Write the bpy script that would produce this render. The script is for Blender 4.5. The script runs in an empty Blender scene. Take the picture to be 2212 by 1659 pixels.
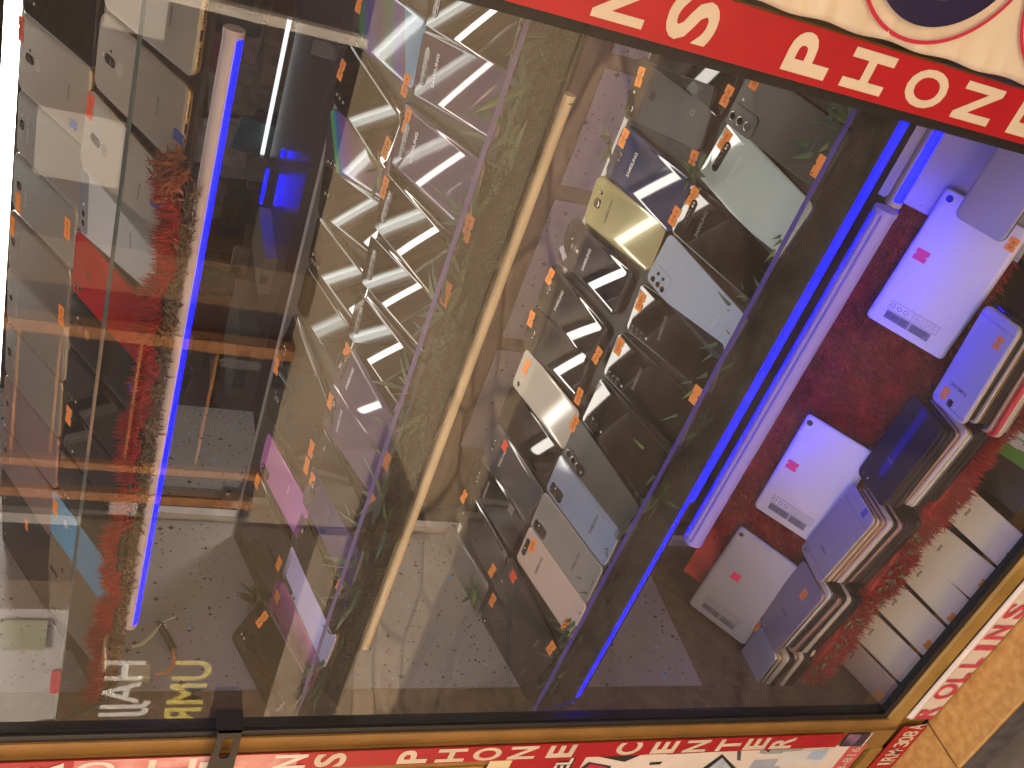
import bpy, bmesh, math, random
from mathutils import Vector, Matrix
random.seed(7)
rad = math.radians
C = bpy.context.scene.collection
scene = bpy.context.scene

# ------------------------------------------------------------------ camera, sky, sun, exposure
AX_RIGHT = Vector((0.78632653, 0.60839643, 0.10744472))     # world direction of the picture's "up" (photo is turned on its side)
AX_DOWN = Vector((0.31705009, -0.24811502, -0.91537871))    # world direction of the picture's "right"
AX_FWD = Vector((-0.53025449, 0.75385192, -0.38799156))
FPX = 2176.2
cd = bpy.data.cameras.new('camera'); cam = bpy.data.objects.new('camera', cd); C.objects.link(cam)
cd.sensor_width = 36.0; cd.lens = FPX / 2212.0 * 36.0; cd.clip_start = 0.02; cd.clip_end = 400
zc = -AX_FWD
cam.matrix_world = Matrix(((AX_DOWN.x, AX_RIGHT.x, zc.x, 0), (AX_DOWN.y, AX_RIGHT.y, zc.y, 0), (AX_DOWN.z, AX_RIGHT.z, zc.z, 0), (0, 0, 0, 1)))
scene.camera = cam
SUN_EL, SUN_ROT = rad(55), rad(10)
w = bpy.data.worlds.new("World"); scene.world = w; w.use_nodes = True
sky = w.node_tree.nodes.new('ShaderNodeTexSky'); sky.sky_type = 'NISHITA'; sky.sun_disc = False
sky.air_density = 0.3; sky.dust_density = 8.0; sky.ozone_density = 0.0; sky.sun_elevation = SUN_EL; sky.sun_rotation = SUN_ROT
bg = w.node_tree.nodes['Background']; w.node_tree.links.new(sky.outputs[0], bg.inputs[0]); bg.inputs[1].default_value = 0.15
sl = bpy.data.lights.new('sun', 'SUN'); sl.energy = 5.0; sl.angle = rad(0.5); sl.color = (1, 0.88, 0.72)
so = bpy.data.objects.new('sun', sl); C.objects.link(so)
sd = Vector((math.sin(SUN_ROT) * math.cos(SUN_EL), math.cos(SUN_ROT) * math.cos(SUN_EL), math.sin(SUN_EL)))
so.rotation_euler = sd.to_track_quat('Z', 'Y').to_euler(); so.location = (0, 0, 8)
scene.view_settings.view_transform = 'Standard'; scene.view_settings.look = 'None'
scene.view_settings.exposure = 2.3; scene.view_settings.gamma = 1.0
scene.cycles.max_bounces = 10; scene.cycles.transparent_max_bounces = 16; scene.cycles.glossy_bounces = 5

# ------------------------------------------------------------------ picture point -> point on a real plane
def ray(u, v):
    return AX_RIGHT * (829.5 - v) + AX_DOWN * (u - 1106.0) + AX_FWD * FPX
def onY(u, v, y):
    q = ray(u, v); return q * (y / q.y)
def onZ(u, v, z):
    q = ray(u, v); return q * (z / q.z)
def onX(u, v, x):
    q = ray(u, v); return q * (x / q.x)
class Plane:
    def __init__(s, y, z, deg):
        a = rad(deg); s.p = Vector((0, y, z)); s.s = Vector((0, math.cos(a), math.sin(a))); s.n = Vector((0, -math.sin(a), math.cos(a)))
    def hit(s, u, v, h=0.0):
        q = ray(u, v); return q * (((s.p + s.n * h).dot(s.n)) / q.dot(s.n))
    def at(s, x, t, h=0.0):
        return Vector((x, 0, 0)) + s.p + s.s * t + s.n * h

# ------------------------------------------------------------------ materials
MATS = {}
def mat(name, col, rough=0.5, metal=0.0, spec=0.5, noise=0.0, nscale=40, bump=0.0, emit=None, estr=0.0, ior=1.5, coat=0.0, col2=None, rnoise=0.0):
    if name in MATS: return MATS[name]
    m = bpy.data.materials.new(name); m.use_nodes = True; nt = m.node_tree; b = nt.nodes['Principled BSDF']
    b.inputs['Base Color'].default_value = (*col, 1); b.inputs['Roughness'].default_value = rough; b.inputs['Metallic'].default_value = metal
    b.inputs['Specular IOR Level'].default_value = spec; b.inputs['IOR'].default_value = ior; b.inputs['Coat Weight'].default_value = coat; b.inputs['Coat Roughness'].default_value = 0.02
    if noise or col2 or bump or rnoise:
        tc = nt.nodes.new('ShaderNodeTexCoord'); n = nt.nodes.new('ShaderNodeTexNoise'); n.inputs['Scale'].default_value = nscale; n.inputs['Detail'].default_value = 6
        nt.links.new(tc.outputs['Object'], n.inputs['Vector'])
        if noise or col2:
            r = nt.nodes.new('ShaderNodeValToRGB'); c2 = col2 or tuple(c * (1 - noise) for c in col)
            r.color_ramp.elements[0].position = 0.35; r.color_ramp.elements[1].position = 0.68
            r.color_ramp.elements[0].color = (*c2, 1); r.color_ramp.elements[1].color = (*[min(1, c * (1 + noise * 0.6)) for c in col], 1)
            nt.links.new(n.outputs[0], r.inputs[0]); nt.links.new(r.outputs[0], b.inputs['Base Color'])
        if bump:
            bp = nt.nodes.new('ShaderNodeBump'); bp.inputs['Strength'].default_value = bump; bp.inputs['Distance'].default_value = 0.004
            nt.links.new(n.outputs[0], bp.inputs['Height']); nt.links.new(bp.outputs[0], b.inputs['Normal'])
        if rnoise:
            mr = nt.nodes.new('ShaderNodeMapRange'); mr.inputs[1].default_value = 0.3; mr.inputs[2].default_value = 0.75
            mr.inputs[3].default_value = rough; mr.inputs[4].default_value = rough + rnoise
            nt.links.new(n.outputs[0], mr.inputs[0]); nt.links.new(mr.outputs[0], b.inputs['Roughness'])
    if emit:
        b.inputs['Emission Color'].default_value = (*emit, 1); b.inputs['Emission Strength'].default_value = estr
    MATS[name] = m; return m
def glass_sheet(name, tint, k, add=0.0, graze=0.9, dust=0.0):
    """thin clear sheet: lets light through, mirrors a little more at grazing angles (two surfaces)"""
    m = bpy.data.materials.new(name); m.use_nodes = True; nt = m.node_tree; nt.nodes.clear()
    o = nt.nodes.new('ShaderNodeOutputMaterial'); mx = nt.nodes.new('ShaderNodeMixShader'); t = nt.nodes.new('ShaderNodeBsdfTransparent'); g = nt.nodes.new('ShaderNodeBsdfGlossy')
    t.inputs[0].default_value = (*tint, 1); g.inputs['Roughness'].default_value = 0.0
    geo = nt.nodes.new('ShaderNodeNewGeometry'); dp = nt.nodes.new('ShaderNodeVectorMath'); dp.operation = 'DOT_PRODUCT'
    nt.links.new(geo.outputs['Incoming'], dp.inputs[0]); nt.links.new(geo.outputs['Normal'], dp.inputs[1])
    ab = nt.nodes.new('ShaderNodeMath'); ab.operation = 'ABSOLUTE'; nt.links.new(dp.outputs['Value'], ab.inputs[0])
    su = nt.nodes.new('ShaderNodeMath'); su.operation = 'SUBTRACT'; su.inputs[0].default_value = 1; nt.links.new(ab.outputs[0], su.inputs[1])
    pw = nt.nodes.new('ShaderNodeMath'); pw.operation = 'POWER'; pw.inputs[1].default_value = 4.0; nt.links.new(su.outputs[0], pw.inputs[0])
    ma = nt.nodes.new('ShaderNodeMath'); ma.operation = 'MULTIPLY_ADD'; ma.inputs[1].default_value = graze; ma.inputs[2].default_value = 0.04 * k + add; nt.links.new(pw.outputs[0], ma.inputs[0])
    cl = nt.nodes.new('ShaderNodeClamp'); nt.links.new(ma.outputs[0], cl.inputs[0])
    nt.links.new(cl.outputs[0], mx.inputs[0]); nt.links.new(t.outputs[0], mx.inputs[1]); nt.links.new(g.outputs[0], mx.inputs[2]); nt.links.new(mx.outputs[0], o.inputs[0])
    if dust:
        df = nt.nodes.new('ShaderNodeBsdfDiffuse'); df.inputs[0].default_value = (0.62, 0.52, 0.38, 1); m2 = nt.nodes.new('ShaderNodeMixShader')
        tc = nt.nodes.new('ShaderNodeTexCoord'); n = nt.nodes.new('ShaderNodeTexNoise'); n.inputs['Scale'].default_value = 5; n.inputs['Detail'].default_value = 8; nt.links.new(tc.outputs['Object'], n.inputs[0])
        mr = nt.nodes.new('ShaderNodeMapRange'); mr.inputs[1].default_value = 0.3; mr.inputs[2].default_value = 0.7; mr.inputs[3].default_value = dust * 0.6; mr.inputs[4].default_value = dust * 1.4
        nt.links.new(n.outputs[0], mr.inputs[0]); nt.links.new(mr.outputs[0], m2.inputs[0]); nt.links.new(mx.outputs[0], m2.inputs[1]); nt.links.new(df.outputs[0], m2.inputs[2]); nt.links.new(m2.outputs[0], o.inputs[0])
    MATS[name] = m; return m

def star_paper():
    m = bpy.data.materials.new('star_paper'); m.use_nodes = True; nt = m.node_tree; b = nt.nodes['Principled BSDF']
    b.inputs['Roughness'].default_value = 0.38; b.inputs['Metallic'].default_value = 0.15
    tc = nt.nodes.new('ShaderNodeTexCoord')
    def dots(scale, thr, seed):
        mp = nt.nodes.new('ShaderNodeMapping'); mp.inputs['Location'].default_value = (seed, seed * 1.7, seed * 0.3); nt.links.new(tc.outputs['Object'], mp.inputs[0])
        v = nt.nodes.new('ShaderNodeTexVoronoi'); v.inputs['Scale'].default_value = scale; v.distance = 'MINKOWSKI'; v.inputs['Exponent'].default_value = 0.62
        nt.links.new(mp.outputs[0], v.inputs['Vector'])
        l = nt.nodes.new('ShaderNodeMath'); l.operation = 'LESS_THAN'; l.inputs[1].default_value = thr; nt.links.new(v.outputs['Distance'], l.inputs[0])
        return v, l
    v1, l1 = dots(105, 0.36, 0); v2, l2 = dots(48, 0.33, 3.1); v3, l3 = dots(80, 0.34, 7.7)
    n = nt.nodes.new('ShaderNodeTexNoise'); n.inputs['Scale'].default_value = 9; nt.links.new(tc.outputs['Object'], n.inputs[0])
    r = nt.nodes.new('ShaderNodeValToRGB'); r.color_ramp.elements[0].color = (0.215, 0.205, 0.215, 1); r.color_ramp.elements[1].color = (0.32, 0.305, 0.315, 1); nt.links.new(n.outputs[0], r.inputs[0])
    def mixc(fac, a, bcol):
        x = nt.nodes.new('ShaderNodeMix'); x.data_type = 'RGBA'; nt.links.new(fac, x.inputs[0]); nt.links.new(a, x.inputs[6])
        if isinstance(bcol, tuple): x.inputs[7].default_value = (*bcol, 1)
        else: nt.links.new(bcol, x.inputs[7])
        return x.outputs[2]
    mx = nt.nodes.new('ShaderNodeMath'); mx.operation = 'MAXIMUM'; nt.links.new(l1.outputs[0], mx.inputs[0]); nt.links.new(l2.outputs[0], mx.inputs[1])
    c = mixc(mx.outputs[0], r.outputs[0], (0.035, 0.028, 0.05))
    hs = nt.nodes.new('ShaderNodeHueSaturation'); hs.inputs['Color'].default_value = (0.15, 1.0, 0.7, 1)
    sp = nt.nodes.new('ShaderNodeSeparateColor'); nt.links.new(v3.outputs['Color'], sp.inputs[0])
    mr = nt.nodes.new('ShaderNodeMapRange'); mr.inputs[3].default_value = 0.38; mr.inputs[4].default_value = 0.78; nt.links.new(sp.outputs[0], mr.inputs[0]); nt.links.new(mr.outputs[0], hs.inputs['Hue'])
    g = nt.nodes.new('ShaderNodeMath'); g.operation = 'GREATER_THAN'; g.inputs[1].default_value = 0.62; nt.links.new(sp.outputs[1], g.inputs[0])
    mm = nt.nodes.new('ShaderNodeMath'); mm.operation = 'MULTIPLY'; nt.links.new(g.outputs[0], mm.inputs[0]); nt.links.new(l3.outputs[0], mm.inputs[1])
    c = mixc(mm.outputs[0], c, hs.outputs[0])
    nt.links.new(c, b.inputs['Base Color']); MATS['star_paper'] = m; return m

def stone_paving():
    m = bpy.data.materials.new('stone_paving'); m.use_nodes = True; nt = m.node_tree; b = nt.nodes['Principled BSDF']; b.inputs['Roughness'].default_value = 0.8
    tc = nt.nodes.new('ShaderNodeTexCoord'); n0 = nt.nodes.new('ShaderNodeTexNoise'); n0.inputs['Scale'].default_value = 2.5
    nt.links.new(tc.outputs['Object'], n0.inputs[0])
    ad = nt.nodes.new('ShaderNodeMix'); ad.data_type = 'RGBA'; ad.inputs[0].default_value = 0.12; nt.links.new(tc.outputs['Object'], ad.inputs[6]); nt.links.new(n0.outputs['Color'], ad.inputs[7])
    v = nt.nodes.new('ShaderNodeTexVoronoi'); v.feature = 'DISTANCE_TO_EDGE'; v.inputs['Scale'].default_value = 2.3; nt.links.new(ad.outputs[2], v.inputs['Vector'])
    vc = nt.nodes.new('ShaderNodeTexVoronoi'); vc.inputs['Scale'].default_value = 2.3; nt.links.new(ad.outputs[2], vc.inputs['Vector'])
    n = nt.nodes.new('ShaderNodeTexNoise'); n.inputs['Scale'].default_value = 14; n.inputs['Detail'].default_value = 8; nt.links.new(tc.outputs['Object'], n.inputs[0])
    r = nt.nodes.new('ShaderNodeValToRGB'); r.color_ramp.elements[0].position = 0.3; r.color_ramp.elements[1].position = 0.7
    r.color_ramp.elements[0].color = (0.15, 0.105, 0.062, 1); r.color_ramp.elements[1].color = (0.27, 0.20, 0.125, 1); nt.links.new(n.outputs[0], r.inputs[0])
    sp = nt.nodes.new('ShaderNodeSeparateColor'); nt.links.new(vc.outputs['Color'], sp.inputs[0])
    mr0 = nt.nodes.new('ShaderNodeMapRange'); mr0.inputs[3].default_value = 0.72; mr0.inputs[4].default_value = 1.15; nt.links.new(sp.outputs[0], mr0.inputs[0])
    tone = nt.nodes.new('ShaderNodeVectorMath'); tone.operation = 'SCALE'; nt.links.new(r.outputs[0], tone.inputs[0]); nt.links.new(mr0.outputs[0], tone.inputs['Scale'])
    mr = nt.nodes.new('ShaderNodeMapRange'); mr.inputs[1].default_value = 0.008; mr.inputs[2].default_value = 0.06; nt.links.new(v.outputs['Distance'], mr.inputs[0])
    x = nt.nodes.new('ShaderNodeMix'); x.data_type = 'RGBA'; nt.links.new(mr.outputs[0], x.inputs[0]); x.inputs[6].default_value = (0.075, 0.055, 0.033, 1); nt.links.new(tone.outputs[0], x.inputs[7])
    nt.links.new(x.outputs[2], b.inputs['Base Color'])
    bp = nt.nodes.new('ShaderNodeBump'); bp.inputs['Distance'].default_value = 0.02; bp.inputs['Strength'].default_value = 0.6; nt.links.new(mr.outputs[0], bp.inputs['Height']); nt.links.new(bp.outputs[0], b.inputs['Normal'])
    MATS['stone_paving'] = m; return m

def wood(name, c1, c2, scale=(1, 12, 12), rough=0.45):
    m = bpy.data.materials.new(name); m.use_nodes = True; nt = m.node_tree; b = nt.nodes['Principled BSDF']; b.inputs['Roughness'].default_value = rough
    tc = nt.nodes.new('ShaderNodeTexCoord'); mp = nt.nodes.new('ShaderNodeMapping'); mp.inputs['Scale'].default_value = scale; nt.links.new(tc.outputs['Object'], mp.inputs[0])
    n = nt.nodes.new('ShaderNodeTexNoise'); n.inputs['Scale'].default_value = 3; n.inputs['Detail'].default_value = 8; n.inputs['Distortion'].default_value = 0.6; nt.links.new(mp.outputs[0], n.inputs[0])
    r = nt.nodes.new('ShaderNodeValToRGB'); r.color_ramp.elements[0].position = 0.32; r.color_ramp.elements[1].position = 0.68
    r.color_ramp.elements[0].color = (*c1, 1); r.color_ramp.elements[1].color = (*c2, 1); nt.links.new(n.outputs[0], r.inputs[0]); nt.links.new(r.outputs[0], b.inputs['Base Color'])
    MATS[name] = m; return m

def prism_back(name, stops, ang, scale=12.0, off=0.0):
    """facetted phone back whose printed film shifts colour from band to band"""
    m = bpy.data.materials.new(name); m.use_nodes = True; nt = m.node_tree; b = nt.nodes['Principled BSDF']
    b.inputs['Roughness'].default_value = 0.05; b.inputs['Metallic'].default_value = 0.0; b.inputs['Coat Weight'].default_value = 1.0
    tc = nt.nodes.new('ShaderNodeTexCoord'); mp = nt.nodes.new('ShaderNodeMapping'); mp.inputs['Rotation'].default_value = (0, 0, rad(ang)); mp.inputs['Scale'].default_value = (scale,) * 3; mp.inputs['Location'].default_value = (off, 0, 0)
    nt.links.new(tc.outputs['Object'], mp.inputs[0]); sx = nt.nodes.new('ShaderNodeSeparateXYZ'); nt.links.new(mp.outputs[0], sx.inputs[0])
    r = nt.nodes.new('ShaderNodeValToRGB'); cr = r.color_ramp
    cr.elements[0].position = stops[0][0]; cr.elements[0].color = (*stops[0][1], 1); cr.elements[1].position = stops[-1][0]; cr.elements[1].color = (*stops[-1][1], 1)
    for p, c in stops[1:-1]:
        e = cr.elements.new(p); e.color = (*c, 1)
    nt.links.new(sx.outputs[0], r.inputs[0]); nt.links.new(r.outputs[0], b.inputs['Base Color']); MATS[name] = m; return m

# ------------------------------------------------------------------ mesh helpers
class MB:
    def __init__(s): s.v = []; s.f = []; s.m = []
    def add(s, vs, fs, mi=0):
        o = len(s.v); s.v += [tuple(x) for x in vs]; s.f += [tuple(i + o for i in f) for f in fs]; s.m += [mi] * len(fs)
    def box(s, x0, x1, y0, y1, z0, z1, mi=0):
        s.add([(x0, y0, z0), (x1, y0, z0), (x1, y1, z0), (x0, y1, z0), (x0, y0, z1), (x1, y0, z1), (x1, y1, z1), (x0, y1, z1)],
              [(3, 2, 1, 0), (4, 5, 6, 7), (0, 1, 5, 4), (1, 2, 6, 5), (2, 3, 7, 6), (3, 0, 4, 7)], mi)
    def obox(s, o, ex, ey, ez, mi=0):
        o = Vector(o); P = [o, o + ex, o + ex + ey, o + ey]; s.add(P + [p + ez for p in P], [(3, 2, 1, 0), (4, 5, 6, 7), (0, 1, 5, 4), (1, 2, 6, 5), (2, 3, 7, 6), (3, 0, 4, 7)], mi)
    def loops(s, rings, mi=0, cap0=True, cap1=True, mcap=None):
        n = len(rings[0]); vs = [p for r in rings for p in r]; fs = []
        for k in range(len(rings) - 1):
            for i in range(n):
                j = (i + 1) % n; fs.append((k * n + i, k * n + j, (k + 1) * n + j, (k + 1) * n + i))
        s.add(vs, fs, mi)
        o = len(s.v) - len(vs)
        if cap0: s.f.append(tuple(o + i for i in reversed(range(n)))); s.m.append(mi)
        if cap1: s.f.append(tuple(o + (len(rings) - 1) * n + i for i in range(n))); s.m.append(mi if mcap is None else mcap)
    def tube(s, p0, p1, r0, r1=None, n=14, mi=0, caps=True):
        p0 = Vector(p0); p1 = Vector(p1); r1 = r0 if r1 is None else r1; d = (p1 - p0).normalized(); a = d.orthogonal().normalized(); b = d.cross(a)
        R = [[p + (a * math.cos(t) + b * math.sin(t)) * r for t in [2 * math.pi * i / n for i in range(n)]] for p, r in ((p0, r0), (p1, r1))]
        s.loops(R, mi, caps, caps)
    def path(s, pts, r, n=8, mi=0):
        pts = [Vector(p) for p in pts]; R = []
        up = None
        for i, p in enumerate(pts):
            d = (pts[min(i + 1, len(pts) - 1)] - pts[max(i - 1, 0)]).normalized()
            a = d.orthogonal().normalized() if up is None else (up - d * up.dot(d)).normalized(); up = a; b = d.cross(a)
            R.append([p + (a * math.cos(t) + b * math.sin(t)) * r for t in [2 * math.pi * k / n for k in range(n)]])
        s.loops(R, mi)
    def build(s, name, mats, parent=None, smooth=None, loc=None):
        me = bpy.data.meshes.new(name); me.from_pydata(s.v, [], s.f)
        for m in (mats if isinstance(mats, (list, tuple)) else [mats]): me.materials.append(m)
        me.polygons.foreach_set('material_index', s.m); me.update()
        if smooth is not None: shade(me, smooth)
        return link(name, me, parent, loc)
def shade(me, ang):
    me.shade_smooth(); me.set_sharp_from_angle(angle=rad(ang))
def link(name, me, parent=None, loc=None):
    o = bpy.data.objects.new(name, me); C.objects.link(o)
    if parent: o.parent = parent
    if loc is not None: o.location = loc
    return o
def empty(name, loc=(0, 0, 0)):
    o = bpy.data.objects.new(name, None); o.empty_display_size = 0.02; o.location = loc; C.objects.link(o); return o
def tag(o, label, cat, group=None, kind=None):
    o['label'] = label; o['category'] = cat
    if group: o['group'] = group
    if kind: o['kind'] = kind
    return o
def structure(o): o['kind'] = 'structure'; return o
def rrect(w, h, r, n=5, cx=0, cy=0, z=0):
    r = min(r, w / 2 - 1e-5, h / 2 - 1e-5); P = []
    for qx, qy, a0 in ((1, 1, 0), (-1, 1, 90), (-1, -1, 180), (1, -1, 270)):
        for i in range(n + 1):
            a = rad(a0 + 90 * i / n); P.append(Vector((cx + qx * (w / 2 - r) + r * math.cos(a), cy + qy * (h / 2 - r) + r * math.sin(a), z)))
    return P
def slab(mb, w, h, r, z0, z1, cx=0, cy=0, bev=0.0003, mi=0, n=5):
    mb.loops([rrect(w, h, r, n, cx, cy, z0), rrect(w, h, r, n, cx, cy, z1 - bev), rrect(w - 2 * bev, h - 2 * bev, max(r - bev, 1e-4), n, cx, cy, z1)], mi, False, True)

TXT = {}
def text_mesh(s, bold=0.0, ext=0.0):
    k = (s, bold, ext)
    if k in TXT: return TXT[k]
    cu = bpy.data.curves.new('t', 'FONT'); cu.body = s; cu.size = 1.0; cu.offset = bold; cu.extrude = ext; cu.resolution_u = 4
    o = bpy.data.objects.new('t', cu); C.objects.link(o); dg = bpy.context.evaluated_depsgraph_get(); dg.update()
    me = bpy.data.meshes.new_from_object(o.evaluated_get(dg)); bpy.data.objects.remove(o); bpy.data.curves.remove(cu)
    vs = [v.co.copy() for v in me.vertices]; fs = [tuple(p.vertices) for p in me.polygons]; bpy.data.meshes.remove(me)
    x0 = min(v.x for v in vs); x1 = max(v.x for v in vs); y0 = min(v.y for v in vs); y1 = max(v.y for v in vs)
    TXT[k] = ([((v.x - x0) / (x1 - x0) - 0.5, (v.y - y0) / (y1 - y0) - 0.5, v.z) for v in vs], fs, (x1 - x0) / (y1 - y0)); return TXT[k]
def put_text(mb, s, o, ex, ey, w, h=None, bold=0.0, mi=0, shear=0.0):
    """text centred on o; ex, ey unit axes; w wide (h from the letter shapes when None)"""
    vs, fs, asp = text_mesh(s, bold); h = h or w / asp; o = Vector(o)
    mb.add([o + ex * (v[0] * w + shear * v[1] * h) + ey * (v[1] * h) for v in vs], fs, mi)
EX, EY, EZ = Vector((1, 0, 0)), Vector((0, 1, 0)), Vector((0, 0, 1))

# ------------------------------------------------------------------ palette
M_gold = mat('gold_paint_frame', (0.40, 0.235, 0.05), 0.38, 0.25, noise=0.22, nscale=18, rnoise=0.15)
M_gold_d = mat('brown_frame_return', (0.30, 0.16, 0.04), 0.4, 0.1, noise=0.2, nscale=14)
M_gasket = mat('black_rubber', (0.012, 0.011, 0.010), 0.45, bump=0.3, nscale=60)
M_red = mat('red_vinyl', (0.41, 0.006, 0.012), 0.35, noise=0.08, nscale=25)
M_red_f = mat('sun_bleached_red_vinyl', (0.72, 0.42, 0.36), 0.4, col2=(0.62, 0.12, 0.10), nscale=22)
M_cream = mat('cream_vinyl', (0.66, 0.55, 0.385), 0.45, noise=0.08, nscale=12)
M_cream_f = mat('bleached_cream_vinyl', (0.74, 0.66, 0.54), 0.45, noise=0.06, nscale=12)
M_navy = mat('navy_vinyl', (0.014, 0.008, 0.045), 0.35)
M_crimson = mat('crimson_print', (0.50, 0.02, 0.05), 0.4)
M_terra = mat('terracotta_tile', (0.64, 0.37, 0.095), 0.5, col2=(0.50, 0.245, 0.05), nscale=70, bump=0.15)
M_grout = mat('grey_grout', (0.10, 0.085, 0.07), 0.9, noise=0.3)
M_white = mat('white_laminate', (0.70, 0.70, 0.70), 0.35, noise=0.05)
M_greyboard = mat('grey_laminate', (0.42, 0.40, 0.40), 0.4, noise=0.1, nscale=10)
M_dark = mat('dark_board', (0.02, 0.016, 0.014), 0.5, noise=0.3)
M_black = mat('black_plastic', (0.010, 0.010, 0.011), 0.3)
M_lens = mat('lens_glass', (0.004, 0.004, 0.006), 0.03, spec=0.8)
M_flash = mat('flash_diode', (0.75, 0.66, 0.45), 0.2)
M_chrome = mat('polished_metal', (0.62, 0.60, 0.57), 0.16, 1.0)
M_tin = mat('galvanised_tin', (0.42, 0.40, 0.37), 0.32, 0.9, noise=0.25)
M_orange = mat('orange_sticker', (0.95, 0.30, 0.045), 0.7, noise=0.05)
M_pink = mat('pink_sticker', (0.80, 0.045, 0.16), 0.7)
M_redst = mat('red_orange_sticker', (0.85, 0.10, 0.04), 0.7)
M_bluest = mat('blue_sticker', (0.03, 0.08, 0.38), 0.6)
M_yellow = mat('yellow_sticker', (0.55, 0.52, 0.06), 0.7)
M_silverst = mat('silver_sticker', (0.40, 0.36, 0.48), 0.35, 0.5)
M_ink = mat('brown_ink', (0.30, 0.09, 0.02), 0.8)
M_logo = mat('silver_print', (0.55, 0.55, 0.57), 0.3, 0.6)
M_logo_d = mat('dark_print', (0.05, 0.05, 0.055), 0.4)
M_logo_dim = mat('dim_print', (0.10, 0.10, 0.11), 0.4)
M_fur = mat('red_fur', (0.50, 0.024, 0.024), 0.85, col2=(0.26, 0.010, 0.014), nscale=30)
M_fur2 = mat('orange_red_fur', (0.52, 0.055, 0.032), 0.85, col2=(0.32, 0.020, 0.018), nscale=30)
M_leaf = mat('plastic_leaf', (0.050, 0.115, 0.034), 0.45, col2=(0.022, 0.062, 0.024), nscale=50)
M_leaf2 = mat('plastic_leaf_light', (0.11, 0.17, 0.06), 0.45)
M_moss = mat('dull_moss', (0.040, 0.042, 0.020), 0.7, noise=0.4)
M_dry = mat('dried_petal', (0.36, 0.24, 0.12), 0.7, noise=0.3)
M_star = star_paper()
M_stone = stone_paving()
M_ceil = wood('brown_ceiling_boards', (0.10, 0.062, 0.033), (0.26, 0.17, 0.095), (1.2, 9, 9), 0.4)
M_woodf = wood('dark_wood', (0.075, 0.045, 0.022), (0.15, 0.095, 0.05), (1, 14, 14))
M_woodo = wood('orange_wood', (0.22, 0.085, 0.025), (0.38, 0.165, 0.055), (1, 14, 14))
M_tube_w = mat('white_tube_lamp', (0.9, 0.9, 0.9), 0.3, emit=(1.0, 0.94, 0.84), estr=3.0)
M_tube_in = mat('shop_tube_lamp', (0.9, 0.9, 0.9), 0.3, emit=(0.9, 0.97, 1.0), estr=0.22)
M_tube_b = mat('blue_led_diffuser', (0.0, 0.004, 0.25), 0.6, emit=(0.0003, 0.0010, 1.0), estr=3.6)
M_tube_body = mat('tube_housing', (0.40, 0.34, 0.33), 0.35, noise=0.05)
M_tube_off = mat('unlit_tube', (0.52, 0.43, 0.27), 0.25, noise=0.06, nscale=10)
M_edge1 = mat('green_glass_edge', (0.085, 0.115, 0.105), 0.15)
M_edge2 = mat('violet_glass_edge', (0.17, 0.13, 0.19), 0.15)
M_edge3 = mat('indigo_glass_edge', (0.075, 0.06, 0.30), 0.15)
G_pane = glass_sheet('window_glass', (0.96, 0.96, 0.94), 1.3, 0.020, 0.9, 0.024)
G_lip = glass_sheet('shelf_glass', (0.86, 0.87, 0.86), 0.35, 0.0, 0.25)
G_tape = glass_sheet('clear_tape', (0.85, 0.85, 0.86), 2.5, 0.04)

GROUND = -1.45
YF = 0.775            # front face of the shop-window frame
YG = 0.788            # glass
# ------------------------------------------------------------------ setting: ground, street, building
b = MB(); b.add([(-40, -40, GROUND), (40, -40, GROUND), (40, 12, GROUND), (-40, 12, GROUND)], [(0, 1, 2, 3)]); structure(b.build('pavement', M_stone))
b = MB(); b.add([(-40, -40, GROUND + 0.004), (40, -40, GROUND + 0.004), (40, -1.75, GROUND + 0.004), (-40, -1.75, GROUND + 0.004)], [(0, 1, 2, 3)]); structure(b.build('road', mat('dusty_road', (0.25, 0.185, 0.115), 0.85, col2=(0.17, 0.12, 0.07), nscale=1.1)))
# tiled step along the shop front
tag_step = empty('tiled_step', (-1.0, 0.72, GROUND))
TZ = -1.388
jl = onZ(2020, 1588, TZ).x
for k in range(-7, 6):
    b = MB(); x0 = jl + 0.30 * k; b.loops([rrect(0.297, 0.092, 0.004, 2, x0 + 0.15, 0.731, z) for z in (GROUND + 0.004, TZ - 0.002)] + [rrect(0.293, 0.088, 0.003, 2, x0 + 0.15, 0.731, TZ)]); b.build('tile', M_terra, tag_step, loc=(1.0, -0.72, -GROUND))
b = MB(); b.box(-3.2, 2.2, 0.683, 0.80, GROUND - 0.01, TZ - 0.006); b.build('mortar_bed', M_grout, tag_step, loc=(1.0, -0.72, -GROUND))
tag(tag_step, 'orange brown terracotta tiled step below the window sill', 'step')
# shop shell
M_plaster = mat('tan_plaster', (0.42, 0.33, 0.22), 0.8, noise=0.2, nscale=6)
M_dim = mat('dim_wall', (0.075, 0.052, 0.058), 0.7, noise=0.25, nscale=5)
shell = empty('shop_building', (0.8, 2.5, GROUND))
inv = Vector((-0.8, -2.5, -GROUND))
b = MB(); b.box(-5, 5, 0.79, 0.95, 1.02, 1.22); b.box(-5, -2.6, 0.79, 0.95, GROUND, 1.02); b.box(0.35, 5, 0.79, 0.95, GROUND, 1.02); b.build('facade', M_plaster, shell, loc=inv)
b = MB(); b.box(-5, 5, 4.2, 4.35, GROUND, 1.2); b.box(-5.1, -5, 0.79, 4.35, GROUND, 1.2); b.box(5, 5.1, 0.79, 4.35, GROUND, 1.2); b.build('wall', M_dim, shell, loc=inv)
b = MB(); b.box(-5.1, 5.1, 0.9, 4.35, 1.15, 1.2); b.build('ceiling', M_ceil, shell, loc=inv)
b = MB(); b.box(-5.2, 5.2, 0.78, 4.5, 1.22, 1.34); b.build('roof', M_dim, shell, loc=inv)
b = MB(); b.box(-5, 5, 0.95, 4.2, GROUND, GROUND + 0.01); b.build('floor', M_dark, shell, loc=inv)
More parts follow.
